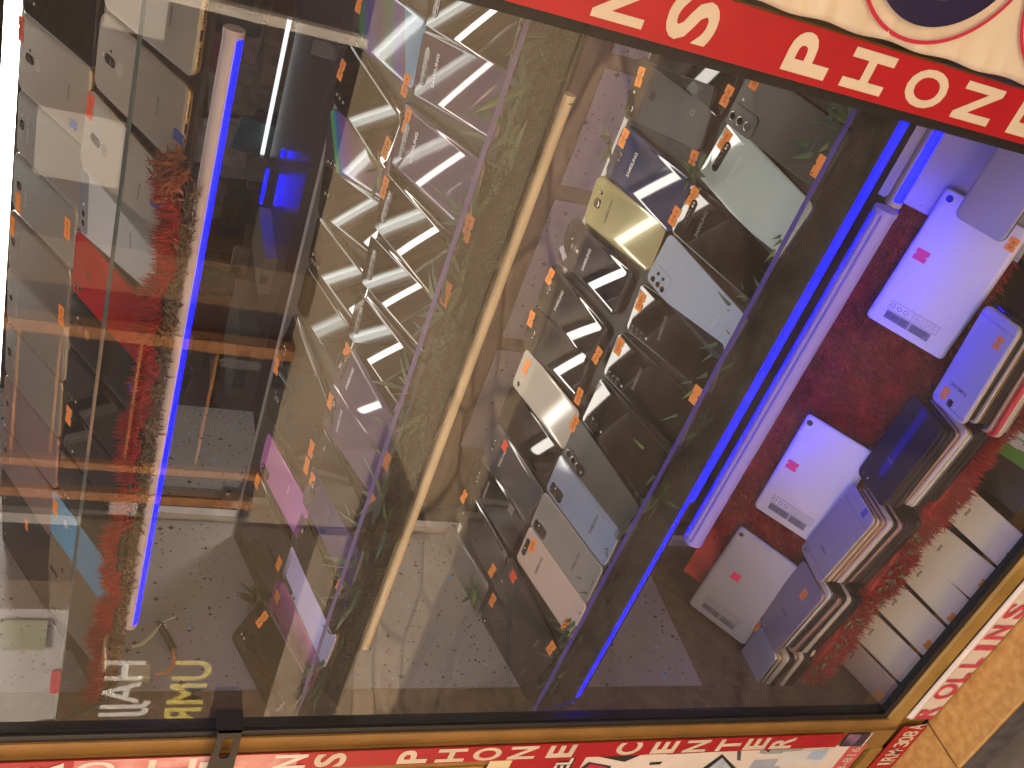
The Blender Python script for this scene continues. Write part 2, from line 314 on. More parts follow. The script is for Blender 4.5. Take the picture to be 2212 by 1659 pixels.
tag(shell, 'tan plastered shop with brown boarded ceiling behind the display window', 'building')
SPLIT = {'rail', 'end_cap', 'wooden_edge', 'numbers_', 'screen_picture', 'lens_print', 'red_centre', 'red_outline', 'navy_letters', 'screw', 'star_paper_panel', 'stand', 'print_marks', 'plug_print', 'wall', 'orange_lead', 'white_lead', 'green_snippets_'}
def pieces(mb):
    par = list(range(len(mb.v)))
    def find(i):
        while par[i] != i: par[i] = par[par[i]]; i = par[i]
        return i
    for f in mb.f:
        for i in f[1:]: par[find(i)] = find(f[0])
    out = {}
    for f, m in zip(mb.f, mb.m): out.setdefault(find(f[0]), []).append((f, m))
    res = []
    for fl in out.values():
        q = MB(); mp = {}
        for f, m in fl:
            g = []
            for i in f:
                if i not in mp: mp[i] = len(q.v); q.v.append(mb.v[i])
                g.append(mp[i])
            q.f.append(tuple(g)); q.m.append(m)
        res.append(q)
    return res
def wpart(mb, name, mats, root, smooth=None, up=None):
    """mesh given in world coordinates, parented to root (or to a part of root)"""
    if name in SPLIT:
        for q in pieces(mb)[:-1]: q.build(name, mats, root, smooth, loc=-root.location)
        mb = pieces(mb)[-1]
    return mb.build(name, mats, root, smooth, loc=(-root.location if up is None else Vector((0, 0, 0))))
def letter_part(l, w, h, y, ex, ey, bold, ink, r):
    b = MB(); letters_on(b, [l], w, h, y, ex, ey, bold); return wpart(b, 'letter', ink, r)
def letters_on(mb, items, w, h, y, ex=EX, ey=EZ, bold=0.02, mi=0):
    for ch, x, z in items:
        ww = w * (0.42 if ch in 'I.-' else 1.0); put_text(mb, ch, (x, y, z), ex, ey, ww, h * (0.16 if ch in '.-' else 1), bold, mi)

# ------------------------------------------------------------------ window frame
XL, XR, ZS = -1.140, -0.183, -1.292
frame = empty('window_frame', ((XL + XR) / 2, YF, ZS))
b = MB(); b.box(XL - 0.024, XL, YF, 0.80, ZS - 0.03, 1.0); b.box(XL - 0.075, XL - 0.024, YF - 0.004, 0.80, -1.325, 1.0); wpart(b, 'jamb', M_gold_d, frame)
b = MB(); b.box(XR, XR + 0.05, YF, 0.80, -1.386, 1.0); wpart(b, 'jamb', M_gold, frame)
b = MB(); b.box(-1.9, XR, YF + 0.004, 0.789, -1.386, ZS - 0.028)
b.loops([[Vector((x, YF + dy, z)) for dy, z in ((0.0, -1.324), (-0.004, -1.319), (0.0, ZS - 0.006), (0.010, ZS), (0.0145, ZS), (0.0145, -1.324))] for x in (XL - 0.012, XR)], 0); wpart(b, 'sill', M_gold, frame)
b = MB(); g = 0.012
b.box(XL, XL + g, YF + 0.003, 0.797, ZS, 1.0); b.box(XL + g, XL + g + 0.004, YF + 0.007, 0.795, ZS + g, 1.0)
b.box(XR - 0.010, XR, YF + 0.003, 0.797, ZS, 1.0); b.box(XL + g, XR - 0.010, YF + 0.003, 0.7905, ZS, ZS + g); b.box(XL + g, XR - 0.010, YF + 0.007, 0.7895, ZS + g, ZS + g + 0.003); wpart(b, 'gasket', M_gasket, frame)
tag(frame, 'gold painted metal frame with black rubber seal round the display window', 'window frame')
b = MB(); b.add([(XL, YG, ZS), (XR, YG, ZS), (XR, YG, 1.0), (XL, YG, 1.0)], [(0, 1, 2, 3)])
tag(b.build('window_pane', G_pane), 'large clear shop window pane mirroring the street in front of the shelves', 'window glass')

# ------------------------------------------------------------------ signs on the frame
def zpix(u, v, y=YF - 0.006): return onY(u, v, y).z
def strip_sign(name, x0, x1, z0, z1, y, letters, w, h, label, back=M_red, ink=M_cream, bold=0.03, ex=EX, ey=EZ, th=0.0015):
    r = empty(name, ((x0 + x1) / 2, y, z0)); b = MB(); b.box(x0, x1, y, y + th, z0, z1); wpart(b, 'backing', back, r)
    [letter_part(l, w, h, y - 0.0006, ex, ey, bold, ink, r) for l in letters]; tag(r, label, 'sign'); return r
cx = -0.157; YS = YF - 0.006
lets = [(c, cx, zpix(u, v)) for c, u, v in (('I', 1170, -45), ('N', 1340, 20), ('S', 1497, 43), ('P', 1752, 117), ('H', 1876, 154), ('O', 2003, 189), ('N', 2113, 222), ('E', 2228, 262))]
h = abs(zpix(1706, 148) - zpix(1783, 168))
strip_sign('vertical_shop_sign', -0.1815, -0.1335, -1.0, 0.55, YS, lets, 0.036, 0.047, 'red vertical sign strip with large cream letters on the nearer window jamb')
cx = -1.180; YS2 = YF - 0.009
zl = lambda u: zpix(u, 1618 - u * 0.018, YS2)
good = [(c, cx, zl(u)) for c, u in (('S', 727), ('P', 908), ('H', 990), ('O', 1068), ('N', 1145), ('E', 1228), ('C', 1373), ('E', 1451), ('N', 1519), ('T', 1590), ('E', 1648), ('R', 1704))]
r = strip_sign('vertical_shop_sign', -1.1985, -1.1625, -1.213, 0.55, YS2, good, 0.031, 0.043, 'red vertical sign strip reading PHONE CENTER with a bleached stretch, on the farther window jamb')
b = MB(); b.box(-1.1984, -1.1626, YS2 - 0.0002, YS2, zl(655), zl(165)); wpart(b, 'bleached_stretch', M_red_f, r)
[letter_part((c, cx, zl(u)), 0.031, 0.043, YS2 - 0.0009, EX, EZ, 0.03, M_cream_f, r) for c, u in (('R', 100), ('O', 215), ('L', 305), ('L', 395), ('I', 480), ('N', 640))]
# little photo sticker under that strip
r = empty('photo_sticker', (-1.18, YS2, -1.27)); b = MB(); b.box(-1.198, -1.165, YS2, YS2 + 0.001, -1.268, -1.222); wpart(b, 'print', mat('night_photo_print', (0.30, 0.16, 0.26), 0.3, col2=(0.02, 0.016, 0.03), nscale=38), r)
b = MB(); b.box(-1.198, -1.165, YS2 - 0.0004, YS2, -1.268, -1.250); wpart(b, 'phone_picture', mat('dark_phone_print', (0.03, 0.025, 0.06), 0.25), r); b = MB(); b.box(-1.2, -1.163, YS2 + 0.0002, YS2 + 0.0012, -1.2725, -1.268); wpart(b, 'border', M_cream_f, r)
tag(r, 'small dark photo sticker with white edge at the foot of the red strip', 'sticker')
# sill sticker: red letters on cream, lying on the sill front
sz0, sz1 = -1.385, -1.326
r = empty('sill_sign', (-0.7, YF - 0.004, sz0)); b = MB(); b.box(-1.128, XR - 0.002, YF - 0.004, YF - 0.0025, sz0, sz1)
b.loops([[Vector((x, YF - 0.004 + dy, z)) for dy, z in ((0, sz1 - 0.016), (-0.004, sz1 - 0.010), (-0.0045, sz1 - 0.005), (-0.001, sz1 + 0.001), (0.001, sz1 + 0.001))] for x in (-1.128, XR - 0.002)], 0); wpart(b, 'backing', mat('glossy_cream_vinyl', (0.78, 0.70, 0.58), 0.12, coat=1.0), r)
m_sill = mat('worn_red_print', (0.62, 0.05, 0.09), 0.4, noise=0.25, nscale=60)
for ch, u, v in (('R', 1972, 1540), ('O', 2021, 1494), ('L', 2060, 1464), ('L', 2091, 1432), ('I', 2119, 1399), ('N', 2153, 1366), ('S', 2193, 1320), ('P', 2260, 1240), ('H', 2300, 1190)):
    b = MB(); p = onY(u, v, YF - 0.0046); print('sill', ch, round(p.x, 4)); put_text(b, ch, (p.x, YF - 0.0052, -1.3605), EX, EZ, {'R': 0.036, 'O': 0.040, 'L': 0.024, 'I': 0.012, 'N': 0.034, 'S': 0.036}.get(ch, 0.036), 0.046, 0.03); wpart(b, 'letter', m_sill, r)
tag(r, 'glossy cream sill sign with worn red ROLLINS letters above the tiled step', 'sign')
# left neighbour: sill strip, poster, heading sign, rail
r = empty('address_sign', (-1.3, YF - 0.006, -1.385)); b = MB(); b.box(-1.62, -1.152, YF - 0.006, YF - 0.0045, -1.386, -1.334); wpart(b, 'backing', M_red, r)
for ch, u, v in (('A', 1961, 1571), ('8', 1943, 1586), ('0', 1929, 1598), ('3', 1917, 1609), ('-', 1906, 1621), ('M', 1894, 1628), ('R', 1882, 1640), ('.', 1873, 1650), ('1', 1866, 1652)):
    b = MB(); p = onY(u, v, YF - 0.0066); put_text(b, ch, (p.x, YF - 0.0066, -1.362 if ch != '.' else -1.376), EX, EZ, 0.0155 if ch not in '.-1' else 0.007, 0.033 if ch not in '.-' else 0.006, 0.02); wpart(b, 'letter', M_cream, r)
tag(r, 'red sill strip with cream RM - 308 A lettering left of the window corner', 'sign')
panel = empty('side_panel', (-1.6, YF, GROUND)); b = MB(); b.box(-2.6, -1.216, YF + 0.004, 0.80, -1.388, 1.02); wpart(b, 'board', M_gold, panel)
b = MB(); b.box(-2.2, -1.216, YF - 0.004, YF + 0.003, -1.332, -1.305); b.box(-1.36, -1.216, YF - 0.006, YF + 0.003, -0.585, -0.572); b.box(-1.232, -1.2155, YF - 0.006, YF + 0.003, -0.572, 0.6); wpart(b, 'rail', M_gold, panel)
b = MB(); b.box(-2.2, -1.234, YF - 0.0015, YF + 0.003, -0.57, 0.6); wpart(b, 'glazing', mat('dark_glazing', (0.02, 0.018, 0.016), 0.06), panel); tag(panel, 'gold painted side panel left of the display window', 'panel')
YP = YF - 0.006
r = empty('poster', (-1.5, YP, -1.3)); zt = -0.70; zb = -1.285
b = MB(); b.box(-2.0, -1.2, YP, YP + 0.0015, zb, zt); wpart(b, 'sheet', M_cream_f, r)
ph = mat('printed_phone_grey', (0.10, 0.105, 0.11), 0.4, noise=0.3, nscale=60); ph2 = mat('printed_phone_green', (0.30, 0.36, 0.33), 0.4, noise=0.15, nscale=40); ph3 = mat('printed_screen', (0.42, 0.50, 0.56), 0.4, noise=0.15, nscale=60); ph4 = mat('printed_black', (0.018, 0.016, 0.016), 0.4)
def pix_poly(mb, pts, y, mi=0): mb.add([onY(u, v, y) for u, v in pts], [tuple(range(len(pts)))], mi)
def print_part(name, m, polys, dy):
    b = MB()
    for pl in polys: pix_poly(b, pl, YP - dy)
    wpart(b, name, m, r)
print_part('dark_tablet_picture', ph4, [[(1280, 1632), (1330, 1622), (1398, 1625), (1349, 1646)]], 0.0004)
print_part('phone_picture', ph, [[(1440, 1630), (1454, 1618), (1526, 1613), (1517, 1626)]], 0.0004)
print_part('phone_picture', ph2, [[(1639, 1627), (1654, 1607), (1752, 1602), (1744, 1614), (1720, 1626), (1650, 1629)]], 0.0004)
print_part('phone_picture', ph, [[(1593, 1614), (1602, 1612), (1600, 1643), (1592, 1642)]], 0.0004)
print_part('screen_picture', ph4, [[(1510, 1665), (1560, 1629), (1596, 1665)], [(1404, 1647), (1432, 1645), (1426, 1651), (1402, 1653)], [(1246, 1665), (1272, 1646), (1320, 1655), (1316, 1668)]], 0.0004)
print_part('lit_screen_picture', ph3, [[(1524, 1665), (1560, 1637), (1584, 1665)]], 0.0007)
print_part('app_row', M_crimson, [[(1262, 1662), (1275, 1650), (1312, 1657), (1308, 1668)]], 0.0007)
print_part('tablet_picture', mat('printed_silver', (0.36, 0.40, 0.44), 0.4, noise=0.1), [[(1610, 1668), (1630, 1642), (1688, 1639), (1682, 1668)]], 0.0004)
print_part('white_phone_picture', mat('printed_white', (0.66, 0.64, 0.58), 0.4, noise=0.05), [[(1672, 1655), (1692, 1624), (1795, 1617), (1780, 1640), (1765, 1652)]], 0.0009)
print_part('blue_fade', mat('printed_pale_blue', (0.38, 0.50, 0.62), 0.4, noise=0.1), [[(1740, 1640), (1755, 1624), (1791, 1619), (1775, 1641)]], 0.0012)
print_part('lens_print', ph4, [[(1652, 1620), (1660, 1616), (1668, 1618), (1660, 1625)], [(1446, 1624), (1452, 1620), (1460, 1622), (1454, 1627)]], 0.0012)
b = MB(); b.box(-2.0, -1.2, YP - 0.0006, YP, zb, zb + 0.036); wpart(b, 'number_band', mat('pinkish_red_print', (0.62, 0.10, 0.10), 0.4), r)
b = MB(); p = onY(1800, 1641, YP); put_text(b, '31 / 0778-816', (-1.288, YP - 0.0012, zb + 0.018), EX, EZ, 0.165, 0.020, 0.015); wpart(b, 'numbers', M_cream, r)
tag(r, 'cream poster printed with phones and tablets beside the vertical red strip', 'poster')
r = empty('heading_sign', (-1.4, YP - 0.001, -0.72)); b = MB(); b.box(-2.0, -1.2, YP - 0.0014, YP - 0.0003, -0.745, -0.625); wpart(b, 'backing', M_red, r)
b = MB(); b.box(-2.0, -1.2, YP - 0.0016, YP - 0.0004, -0.625, -0.590); wpart(b, 'cream_strip', mat('cream_card', (0.72, 0.62, 0.34), 0.5), r)
b = MB(); b2 = MB()
for dst, dx, dz, y in ((b, 0.003, -0.004, YP - 0.0018), (b2, 0, 0, YP - 0.0024)):
    put_text(dst, 'S', (-1.262 + dx, y, -0.655 + dz), EX, EZ, 0.030, 0.045, 0.03)
    put_text(dst, 'TEL', (-1.228 + dx, y, -0.712 + dz), EX, EZ, 0.055, 0.026, 0.03)
wpart(b, 'letter_shadow', M_black, r); wpart(b2, 'lettering', M_cream_f, r); tag(r, 'red heading board with shadowed cream TEL lettering next to the poster', 'sign')
# banner at the upper right of the window
YB = YF - 0.016
r = empty('fabric_banner', (0.2, YB, -0.7)); b = MB(); N = 260
rows = [(-0.128, 0.006), (-0.126, 0.0), (-0.121, -0.002), (-0.113, 0.0), (-0.104, 0.0), (0.05, 0.0), (0.5, 0.0)]
rings = []
for i in range(N + 1):
    z = -1.30 + 1.9 * i / N
    wv = 0.0016 * math.sin(z * 520 + math.sin(z * 60) * 2) + 0.001 * math.sin(z * 170)
    rings.append([Vector((x + (0.0012 * math.sin(z * 90) if k < 3 else 0), YB + dy + (wv if k in (1, 2, 3) else 0), z)) for k, (x, dy) in enumerate(rows)])
b.add([p for q in rings for p in q], [(i * 7 + j, i * 7 + j + 1, (i + 1) * 7 + j + 1, (i + 1) * 7 + j) for i in range(N) for j in range(6)]); wpart(b, 'fabric', M_cream, r, 60)
def ring(mb, c, r0, r1, y, sy=1.0, n=72):
    a = [2 * math.pi * i / n for i in range(n)]
    vs = [Vector((c[0] + rr * math.cos(t), y, c[1] + sy * rr * math.sin(t))) for rr in (r0, r1) for t in a]
    mb.add(vs, [(i, (i + 1) % n, n + (i + 1) % n, n + i) for i in range(n)])
q1 = onY(1979, 52, YB); q2 = onY(2290, 150, YB)
o1 = (q1.x + 0.073, q1.z + 0.004); o2 = (q1.x + 0.073, q1.z - 0.176)
bn = MB(); br = MB(); bc = MB()
for o_ in (o1, o2):
    ring(bn, o_, 0.050, 0.073, YB - 0.0042, 1.02); ring(br, o_, 0.085, 0.0885, YB - 0.0036, 1.0)
    bc.add([Vector((o_[0] + 0.036 * math.cos(t), YB - 0.0012, o_[1] + 0.036 * math.sin(t))) for t in [2 * math.pi * i / 48 for i in range(48)]], [tuple(range(48))])
pz = zpix(1576, 5); br.box(-0.112, -0.02, YB - 0.0036, YB - 0.0030, pz - 0.012, pz + 0.06)
wpart(bn, 'navy_letters', M_navy, r); wpart(br, 'red_outline', M_crimson, r); wpart(bc, 'red_centre', M_crimson, r); tag(r, 'cream fabric banner with big navy round letters outlined in red', 'banner')
# slotted bracket hanging over the far jamb
r = empty('slotted_bracket', (-1.17, YF - 0.02, -0.2)); YK = YF - 0.02
c0 = onY(449, 1662, YK); c1 = onY(466, 1582, YK); c2 = onY(529, 1578, YK); c3 = onY(502, 1662, YK)
s0 = onY(490, 1596, YK); s1 = onY(487, 1636, YK)
zc0 = (s0.z + s1.z) / 2
n = 8; slot = []
hw = 0.0065; x_a, x_b = min(s0.x, s1.x) + 0.004, max(s0.x, s1.x) - 0.004
for i in range(n + 1): a = rad(-90 + 180 * i / n); slot.append((x_b + hw * math.cos(a), zc0 + hw * math.sin(a)))
for i in range(n + 1): a = rad(90 + 180 * i / n); slot.append((x_a + hw * math.cos(a), zc0 + hw * math.sin(a)))
zA, zB = (c1.z + c0.z) / 2 , (c2.z + c3.z) / 2; xT = c1.x; xBm = c0.x - 0.02
m_ = len(slot); outer = []
for i in range(m_):
    p = slot[i]; dx, dz = p[0] - (x_a + x_b) / 2, p[1] - zc0; k = 1e9
    for lim, dd in ((xT - (x_a + x_b) / 2, dx), (xBm - (x_a + x_b) / 2, dx), (zA - zc0, dz), (zB - zc0, dz)):
        if dd * lim > 0: k = min(k, lim / dd)
    outer.append(((x_a + x_b) / 2 + dx * k, zc0 + dz * k))
b = MB(); vs = [Vector((p[0], y, p[1])) for y in (YK, YK + 0.0025) for p in slot + outer]
fs = [(i, (i + 1) % m_, m_ + (i + 1) % m_, m_ + i) for i in range(m_)] + [tuple(2 * m_ + q for q in reversed((i, (i + 1) % m_, m_ + (i + 1) % m_, m_ + i))) for i in range(m_)] + [(i, 2 * m_ + i, 2 * m_ + (i + 1) % m_, (i + 1) % m_) for i in range(m_)] + [(m_ + i, m_ + (i + 1) % m_, 3 * m_ + (i + 1) % m_, 3 * m_ + i) for i in range(m_)]
b.add(vs, fs); b.box(xT - 0.0025, xT, YK + 0.0025, YG - 0.001, zB, zA)
b.box(xT - 0.0025, xT, YK - 0.0, YK + 0.0024, zB, zA); wpart(b, 'plate', mat('black_painted_steel', (0.022, 0.018, 0.015), 0.45, 0.3), r); tag(r, 'black slotted metal bracket hooked over the gold frame', 'bracket')
# ------------------------------------------------------------------ display cabinet
P1 = Plane(0.986, 0.021, 28.0); P2 = Plane(0.990, -0.275, 16.0); P3 = Plane(0.9775, -0.626, 13.5); PT = Plane(1.03, -1.021, 40.0); PV = Plane(0.803, -1.317, 20.0)
XW = -1.166
r = empty('cabinet_side_wall', (XW, 1.0, -0.6))
b = MB(); b.box(XW - 0.02, XW, 0.868, 1.185, -0.98, 0.5); b.loops([[Vector((x, y, z)) for y, z in ((1.262, 0.5), (1.262, -0.243), (1.272, -0.252), (1.292, -0.262), (1.32, -0.267), (1.36, -0.287), (1.474, -0.287), (1.474, 0.5))] for x in (XW - 0.02, XW)]); wpart(b, 'star_paper_panel', M_star, r)
b = MB(); b.box(XW - 0.03, XW - 0.001, 0.79, 0.8675, ZS - 0.03, 0.5); b.box(XW - 0.03, XW - 0.001, 0.8675, 1.2, ZS - 0.03, -0.98); wpart(b, 'wooden_edge', M_woodf, r)
b = MB(); b.box(XW - 0.03, XW + 0.012, 1.188, 1.203, -1.25, 0.5); b.box(XW - 0.03, XW + 0.004, 1.203, 1.211, -1.25, 0.5); wpart(b, 'corner_post', mat('pinkish_white_trim', (0.55, 0.50, 0.47), 0.45, noise=0.1), r)
b = MB(); b.box(XW - 0.06, XW - 0.022, 1.18, 1.48, -1.25, 0.5); wpart(b, 'black_backing', M_dark, r)
tag(r, 'side wall of the display lined with glittering star patterned grey paper', 'wall')
# back partition below the middle shelf: wood frame with star paper panels
r = empty('back_partition', (-0.6, 1.25, -0.8)); b = MB(); b.box(XW, -0.1, 1.253, 1.27, -1.25, -0.30); wpart(b, 'board', M_woodf, r)
b = MB()
for x0, x1 in ((-0.52, -0.345), (-0.345 + 0.022, -0.12), (-0.79, -0.545), (-1.02, -0.815)): b.box(x0, x1, 1.249, 1.2525, -0.80, -0.595)
wpart(b, 'star_paper_panel', M_star, r); b = MB(); b.box(XW, -0.1, 1.235, 1.2525, -0.50, -0.478); b.box(XW, -0.1, 1.24, 1.2525, -0.56, -0.552); wpart(b, 'rail', M_woodf, r)
tag(r, 'dark wood back partition with mauve star paper panes behind the lower shelf', 'partition')
b = MB(); b.box(-0.10, -0.085, 0.80, 1.27, -1.39, 0.5); tag(b.build('cabinet_end_wall', M_greyboard), 'plain end wall of the display at the nearer jamb', 'wall')
b = MB(); b.box(XW, -0.1, 0.7895, 1.26, -1.40, -1.340); tag(b.build('cabinet_base', M_dark), 'dark base board of the display behind the sill', 'board')

def shelf(name, P, tb, tf, x0, x1, lip_top, lip_bot, board_m, edge_m, label, lip_x0=None):
    r = empty(name, (x0, P.at(0, tf).y, P.at(0, tf).z)); b = MB(); hb = -0.0085
    a = P.at(x0, tf, hb - 0.006); b.obox(a, EX * (x1 - x0), P.s * (tb - tf - 0.008), P.n * 0.005); wpart(b, 'board', M_dark, r); b = MB(); b.obox(P.at(x0, tb - 0.008, hb - 0.006), EX * (x1 - x0), P.s * 0.008, P.n * 0.0062); wpart(b, 'back_edge', board_m, r)
    T = Vector((0, *lip_top)); B = Vector((0, *lip_bot)); d = (T - B).normalized(); nrm = EX.cross(d).normalized(); th = 0.0055; lx = lip_x0 if lip_x0 is not None else x0
    b = MB(); b.obox(B + EX * lx, EX * (x1 - lx), nrm * th, (T - B) - d * 0.0008)
    wpart(b, 'lip_glass', G_lip, r)
    b = MB(); b.obox(T + EX * lx - d * 0.0007, EX * (x1 - lx), nrm * th, d * 0.0009); b.obox(T + EX * (lx - 0.0008) - d * ((T - B).length), EX * 0.0007, nrm * th, (T - B)); wpart(b, 'lip_edge', edge_m, r)
    tag(r, label, 'shelf'); return r
shelf('glass_shelf', P1, 0.147, -0.158, XW + 0.004, -0.11, (0.8205, -0.0085), (0.852, -0.066), M_white, M_edge1, 'top sloped shelf with clear front lip and red fur trim')
shelf('glass_shelf', P2, 0.172, -0.158, XW + 0.004, -0.11, (0.806, -0.300), (0.832, -0.362), mat('mauve_board', (0.24, 0.21, 0.23), 0.4, noise=0.1), M_edge2, 'middle sloped shelf with violet edged lip carrying brown mirror phones')
shelf('glass_shelf', P3, 0.168, -0.158, XW + 0.03, -0.11, (0.802, -0.641), (0.822, -0.716), M_white, M_edge3, 'lower sloped shelf with indigo edged lip and leaves along its front')
# bottoms of the two leafy troughs
for P, y0, z0, y1, z1, nm in ((P2, 0.831, -0.364, 0.875, -0.335, 'middle'), (P3, 0.823, -0.718, 0.87, -0.688, 'lower')):
    b = MB(); b.obox((XW + 0.01, y0, z0), EX * (-0.11 - XW - 0.01), Vector((0, y1 - y0, z1 - z0)), Vector((0, 0.001, -0.003))); tag(b.build('trough_strip', M_moss), 'narrow mossy floor strip of the leaf trough on the %s shelf' % nm, 'trough')
# black arms carrying the shelves on the side wall
def arm(pts, label):
    b = MB(); b.loops([[Vector((x, y, z)) for y, z in pts] for x in (XW + 0.001, XW + 0.012)]); tag(b.build('shelf_arm', mat('black_steel', (0.02, 0.018, 0.018), 0.4, 0.4)), label, 'bracket', 'shelf arms')
arm([(1.19, -0.69), (1.19, -0.61), (1.0, -0.655), (0.925, -0.684), (0.93, -0.70)], 'dark steel arm under the lower shelf at the star papered wall')
arm([(1.19, -0.36), (1.19, -0.29), (1.0, -0.31), (0.90, -0.345), (0.91, -0.36)], 'dark steel arm under the middle shelf at the star papered wall')
r = empty('tin_bracket', (XW, 1.22, -0.24)); b = MB(); b.box(XW + 0.001, XW + 0.004, 1.205, 1.265, -0.262, -0.225); b.box(XW + 0.004, XW + 0.03, 1.205, 1.208, -0.262, -0.235); wpart(b, 'plate', M_tin, r)
b = MB(); b.tube((XW + 0.004, 1.25, -0.235), (XW + 0.007, 1.25, -0.235), 0.004); b.tube((XW + 0.004, 1.22, -0.252), (XW + 0.007, 1.22, -0.252), 0.004); wpart(b, 'screw', M_chrome, r); tag(r, 'bent tin bracket screwed to the post behind the middle shelf', 'bracket')

# ------------------------------------------------------------------ tube lamps
def tube_lamp(name, x0, x1, y, z, rr, face_deg, emit, body, label, wide=100, ribbed=False):
    """housing with a light-giving diffuser covering `wide` degrees round face_deg (angle in the YZ plane, 0 = into the shop, 90 = up)"""
    r = empty(name, ((x0 + x1) / 2, y, z)); n = 40; hw = wide / 2
    def arc(a0, a1, R): return [Vector((0, y + R * math.cos(rad(a0 + (a1 - a0) * i / n)), z + R * math.sin(rad(a0 + (a1 - a0) * i / n)))) for i in range(n + 1)]
    b = MB(); A = arc(face_deg + hw, face_deg + 360 - hw, rr)
    if ribbed:
        c0 = Vector((0, y, z)); A = [c0 + (p - c0) * (1 - 0.20 * math.exp(-((i - 0.52 * n) / 1.2) ** 2) - 0.10 * math.exp(-((i - 0.36 * n) / 0.9) ** 2)) for i, p in enumerate(A)]
        q = MB(); Q = arc(62, 80, rr * 1.02); q.loops([[p + EX * x for p in Q] for x in (x0 + 0.002, x1 - 0.002)], 0); wpart(q, 'blue_edge', M_tube_b, r, 40)
    b.loops([[p + EX * x for p in A] for x in (x0, x1)], 0); wpart(b, 'housing', body, r, 40)
    b = MB(); A = arc(face_deg - hw + 0.5, face_deg + hw - 0.5, rr * 0.985); b.loops([[p + EX * x for p in A] for x in (x0 + 0.002, x1 - 0.002)], 0); wpart(b, 'diffuser', emit, r, 40)
    b = MB()
    for xa, xb in ((x0 - 0.006, x0), (x1, x1 + 0.006)): b.tube((xa, y, z), (xb, y, z), rr * 1.06, n=20)
    wpart(b, 'end_cap', body, r, 40); tag(r, label, 'tube lamp', 'tube lamps of the shelves'); return r
E_b = 1.0
xa = onY(520, 82, 0.85).x; xb = onY(312, 1345, 0.85).x
tube_lamp('tube_lamp', xb, xa, 0.852, -0.0805, 0.0085, 236, M_tube_b, M_tube_body, 'blue lit tube lamp under the front edge of the top shelf', 78)
xa = onY(1213, 215, 0.836).x; xb = onY(768, 1392, 0.836).x
tube_lamp('tube_lamp', xb, xa, 0.838, -0.3745, 0.0062, 240, M_tube_off, M_tube_off, 'unlit cream tube lamp under the middle shelf', 120)
tube_lamp('tube_lamp', -0.835, -0.318, 0.868, -0.803, 0.0135, 298, mat('soft_blue_led', (0.0, 0.004, 0.25), 0.6, emit=(0.0004, 0.0012, 1.0), estr=2.2), mat('glowing_lavender_tube', (0.30, 0.25, 0.38), 0.3, emit=(0.08, 0.06, 1.0), estr=0.05), 'thick pale tube lamp above the row of silver tablets', 105, True)
tube_lamp('tube_lamp', -0.300, -0.205, 0.868, -0.807, 0.009, 200, M_tube_b, M_tube_body, 'short bright blue tube lamp near the closer jamb', 150)
tube_lamp('tube_lamp', -1.10, -0.12, 1.235, 0.118, 0.009, 200, M_tube_w, M_tube_body, 'white tube lamp glowing behind the top row of the top shelf', 330)
tube_lamp('tube_lamp', -1.10, -0.12, 1.215, -0.290, 0.014, 240, M_tube_w, M_tube_body, 'white tube lamp hidden behind the middle shelf', 300)
b = MB(); b.obox((-1.13, 0.8225, -0.7185), EX * 0.40, Vector((0, 0.002, -0.0065)), Vector((0, 0.002, 0.0006))); b.obox((-0.7299, 0.8225, -0.7185), EX * 0.56, Vector((0, 0.0025, -0.013)), Vector((0, 0.002, 0.0006))); r = empty('lip_glow', (-0.6, 0.823, -0.72)); wpart(b, 'diffuser', M_tube_b, r); b = MB(); b.obox((-1.13, 0.8262, -0.7185), EX * 0.961, Vector((0, 0.0028, -0.0145)), Vector((0, 0.002, 0.0004))); wpart(b, 'backing', M_dark, r); tag(r, 'thin glowing blue strip standing for LED light caught in the lower shelf lip', 'light strip')  # emissive strip stands in for LED light caught in the lip's glass edge
r = empty('glow_strip', (-0.6, 1.018, -0.953)); b = MB(); b.box(-0.82, -0.335, 1.010, 1.024, -0.9525, -0.951); wpart(b, 'diffuser', mat('added_blue_glow', (0.0, 0.004, 0.25), 0.6, emit=(0.0004, 0.0012, 1.0), estr=6.0), r); b = MB(); b.box(-0.822, -0.333, 1.009, 1.025, -0.9508, -0.944); wpart(b, 'channel', M_dark, r); tag(r, 'added blue LED strip, unseen behind the thick pale tube, shining on the tablets', 'light strip')  # strip added out of view to throw a blue gradient on the tablets

# wiring by the top tube
r = empty('lamp_wiring', onX(340, 1370, XW + 0.02)); f = lambda pts, d=0.02: [onX(u, v, XW + d) for u, v in pts]
b = MB(); b.path(f([(285, 1396), (305, 1390), (325, 1372), (345, 1351), (362, 1338), (380, 1333)]), 0.0011); b.path(f([(286, 1399), (308, 1393), (330, 1373), (348, 1348), (358, 1350), (359, 1358)], 0.024), 0.0011); wpart(b, 'white_lead', mat('clear_lead', (0.55, 0.50, 0.42), 0.35), r, 60)
b = MB(); b.path(f([(347, 1350), (354, 1366), (366, 1385), (375, 1403)]), 0.0052); wpart(b, 'black_sleeve', M_black, r, 60)
b = MB()
for k in range(3): b.path(f([(374, 1400), (378 - k * 2, 1420), (374 - k * 2, 1440), (362 - k * 2, 1454), (335, 1459 - k)], 0.018 + 0.002 * k), 0.0012)
wpart(b, 'orange_lead', mat('orange_lead', (0.55, 0.20, 0.06), 0.4), r, 60)
b = MB(); p = onX(300, 1452, XW + 0.012); b.box(p.x - 0.008, p.x + 0.002, p.y - 0.012, p.y + 0.012, p.z - 0.014, p.z + 0.018); wpart(b, 'plug', mat('cream_plug', (0.42, 0.38, 0.30), 0.5), r); tag(r, 'lamp wiring with clear lead, black sleeve and orange lead on the star paper', 'cable')

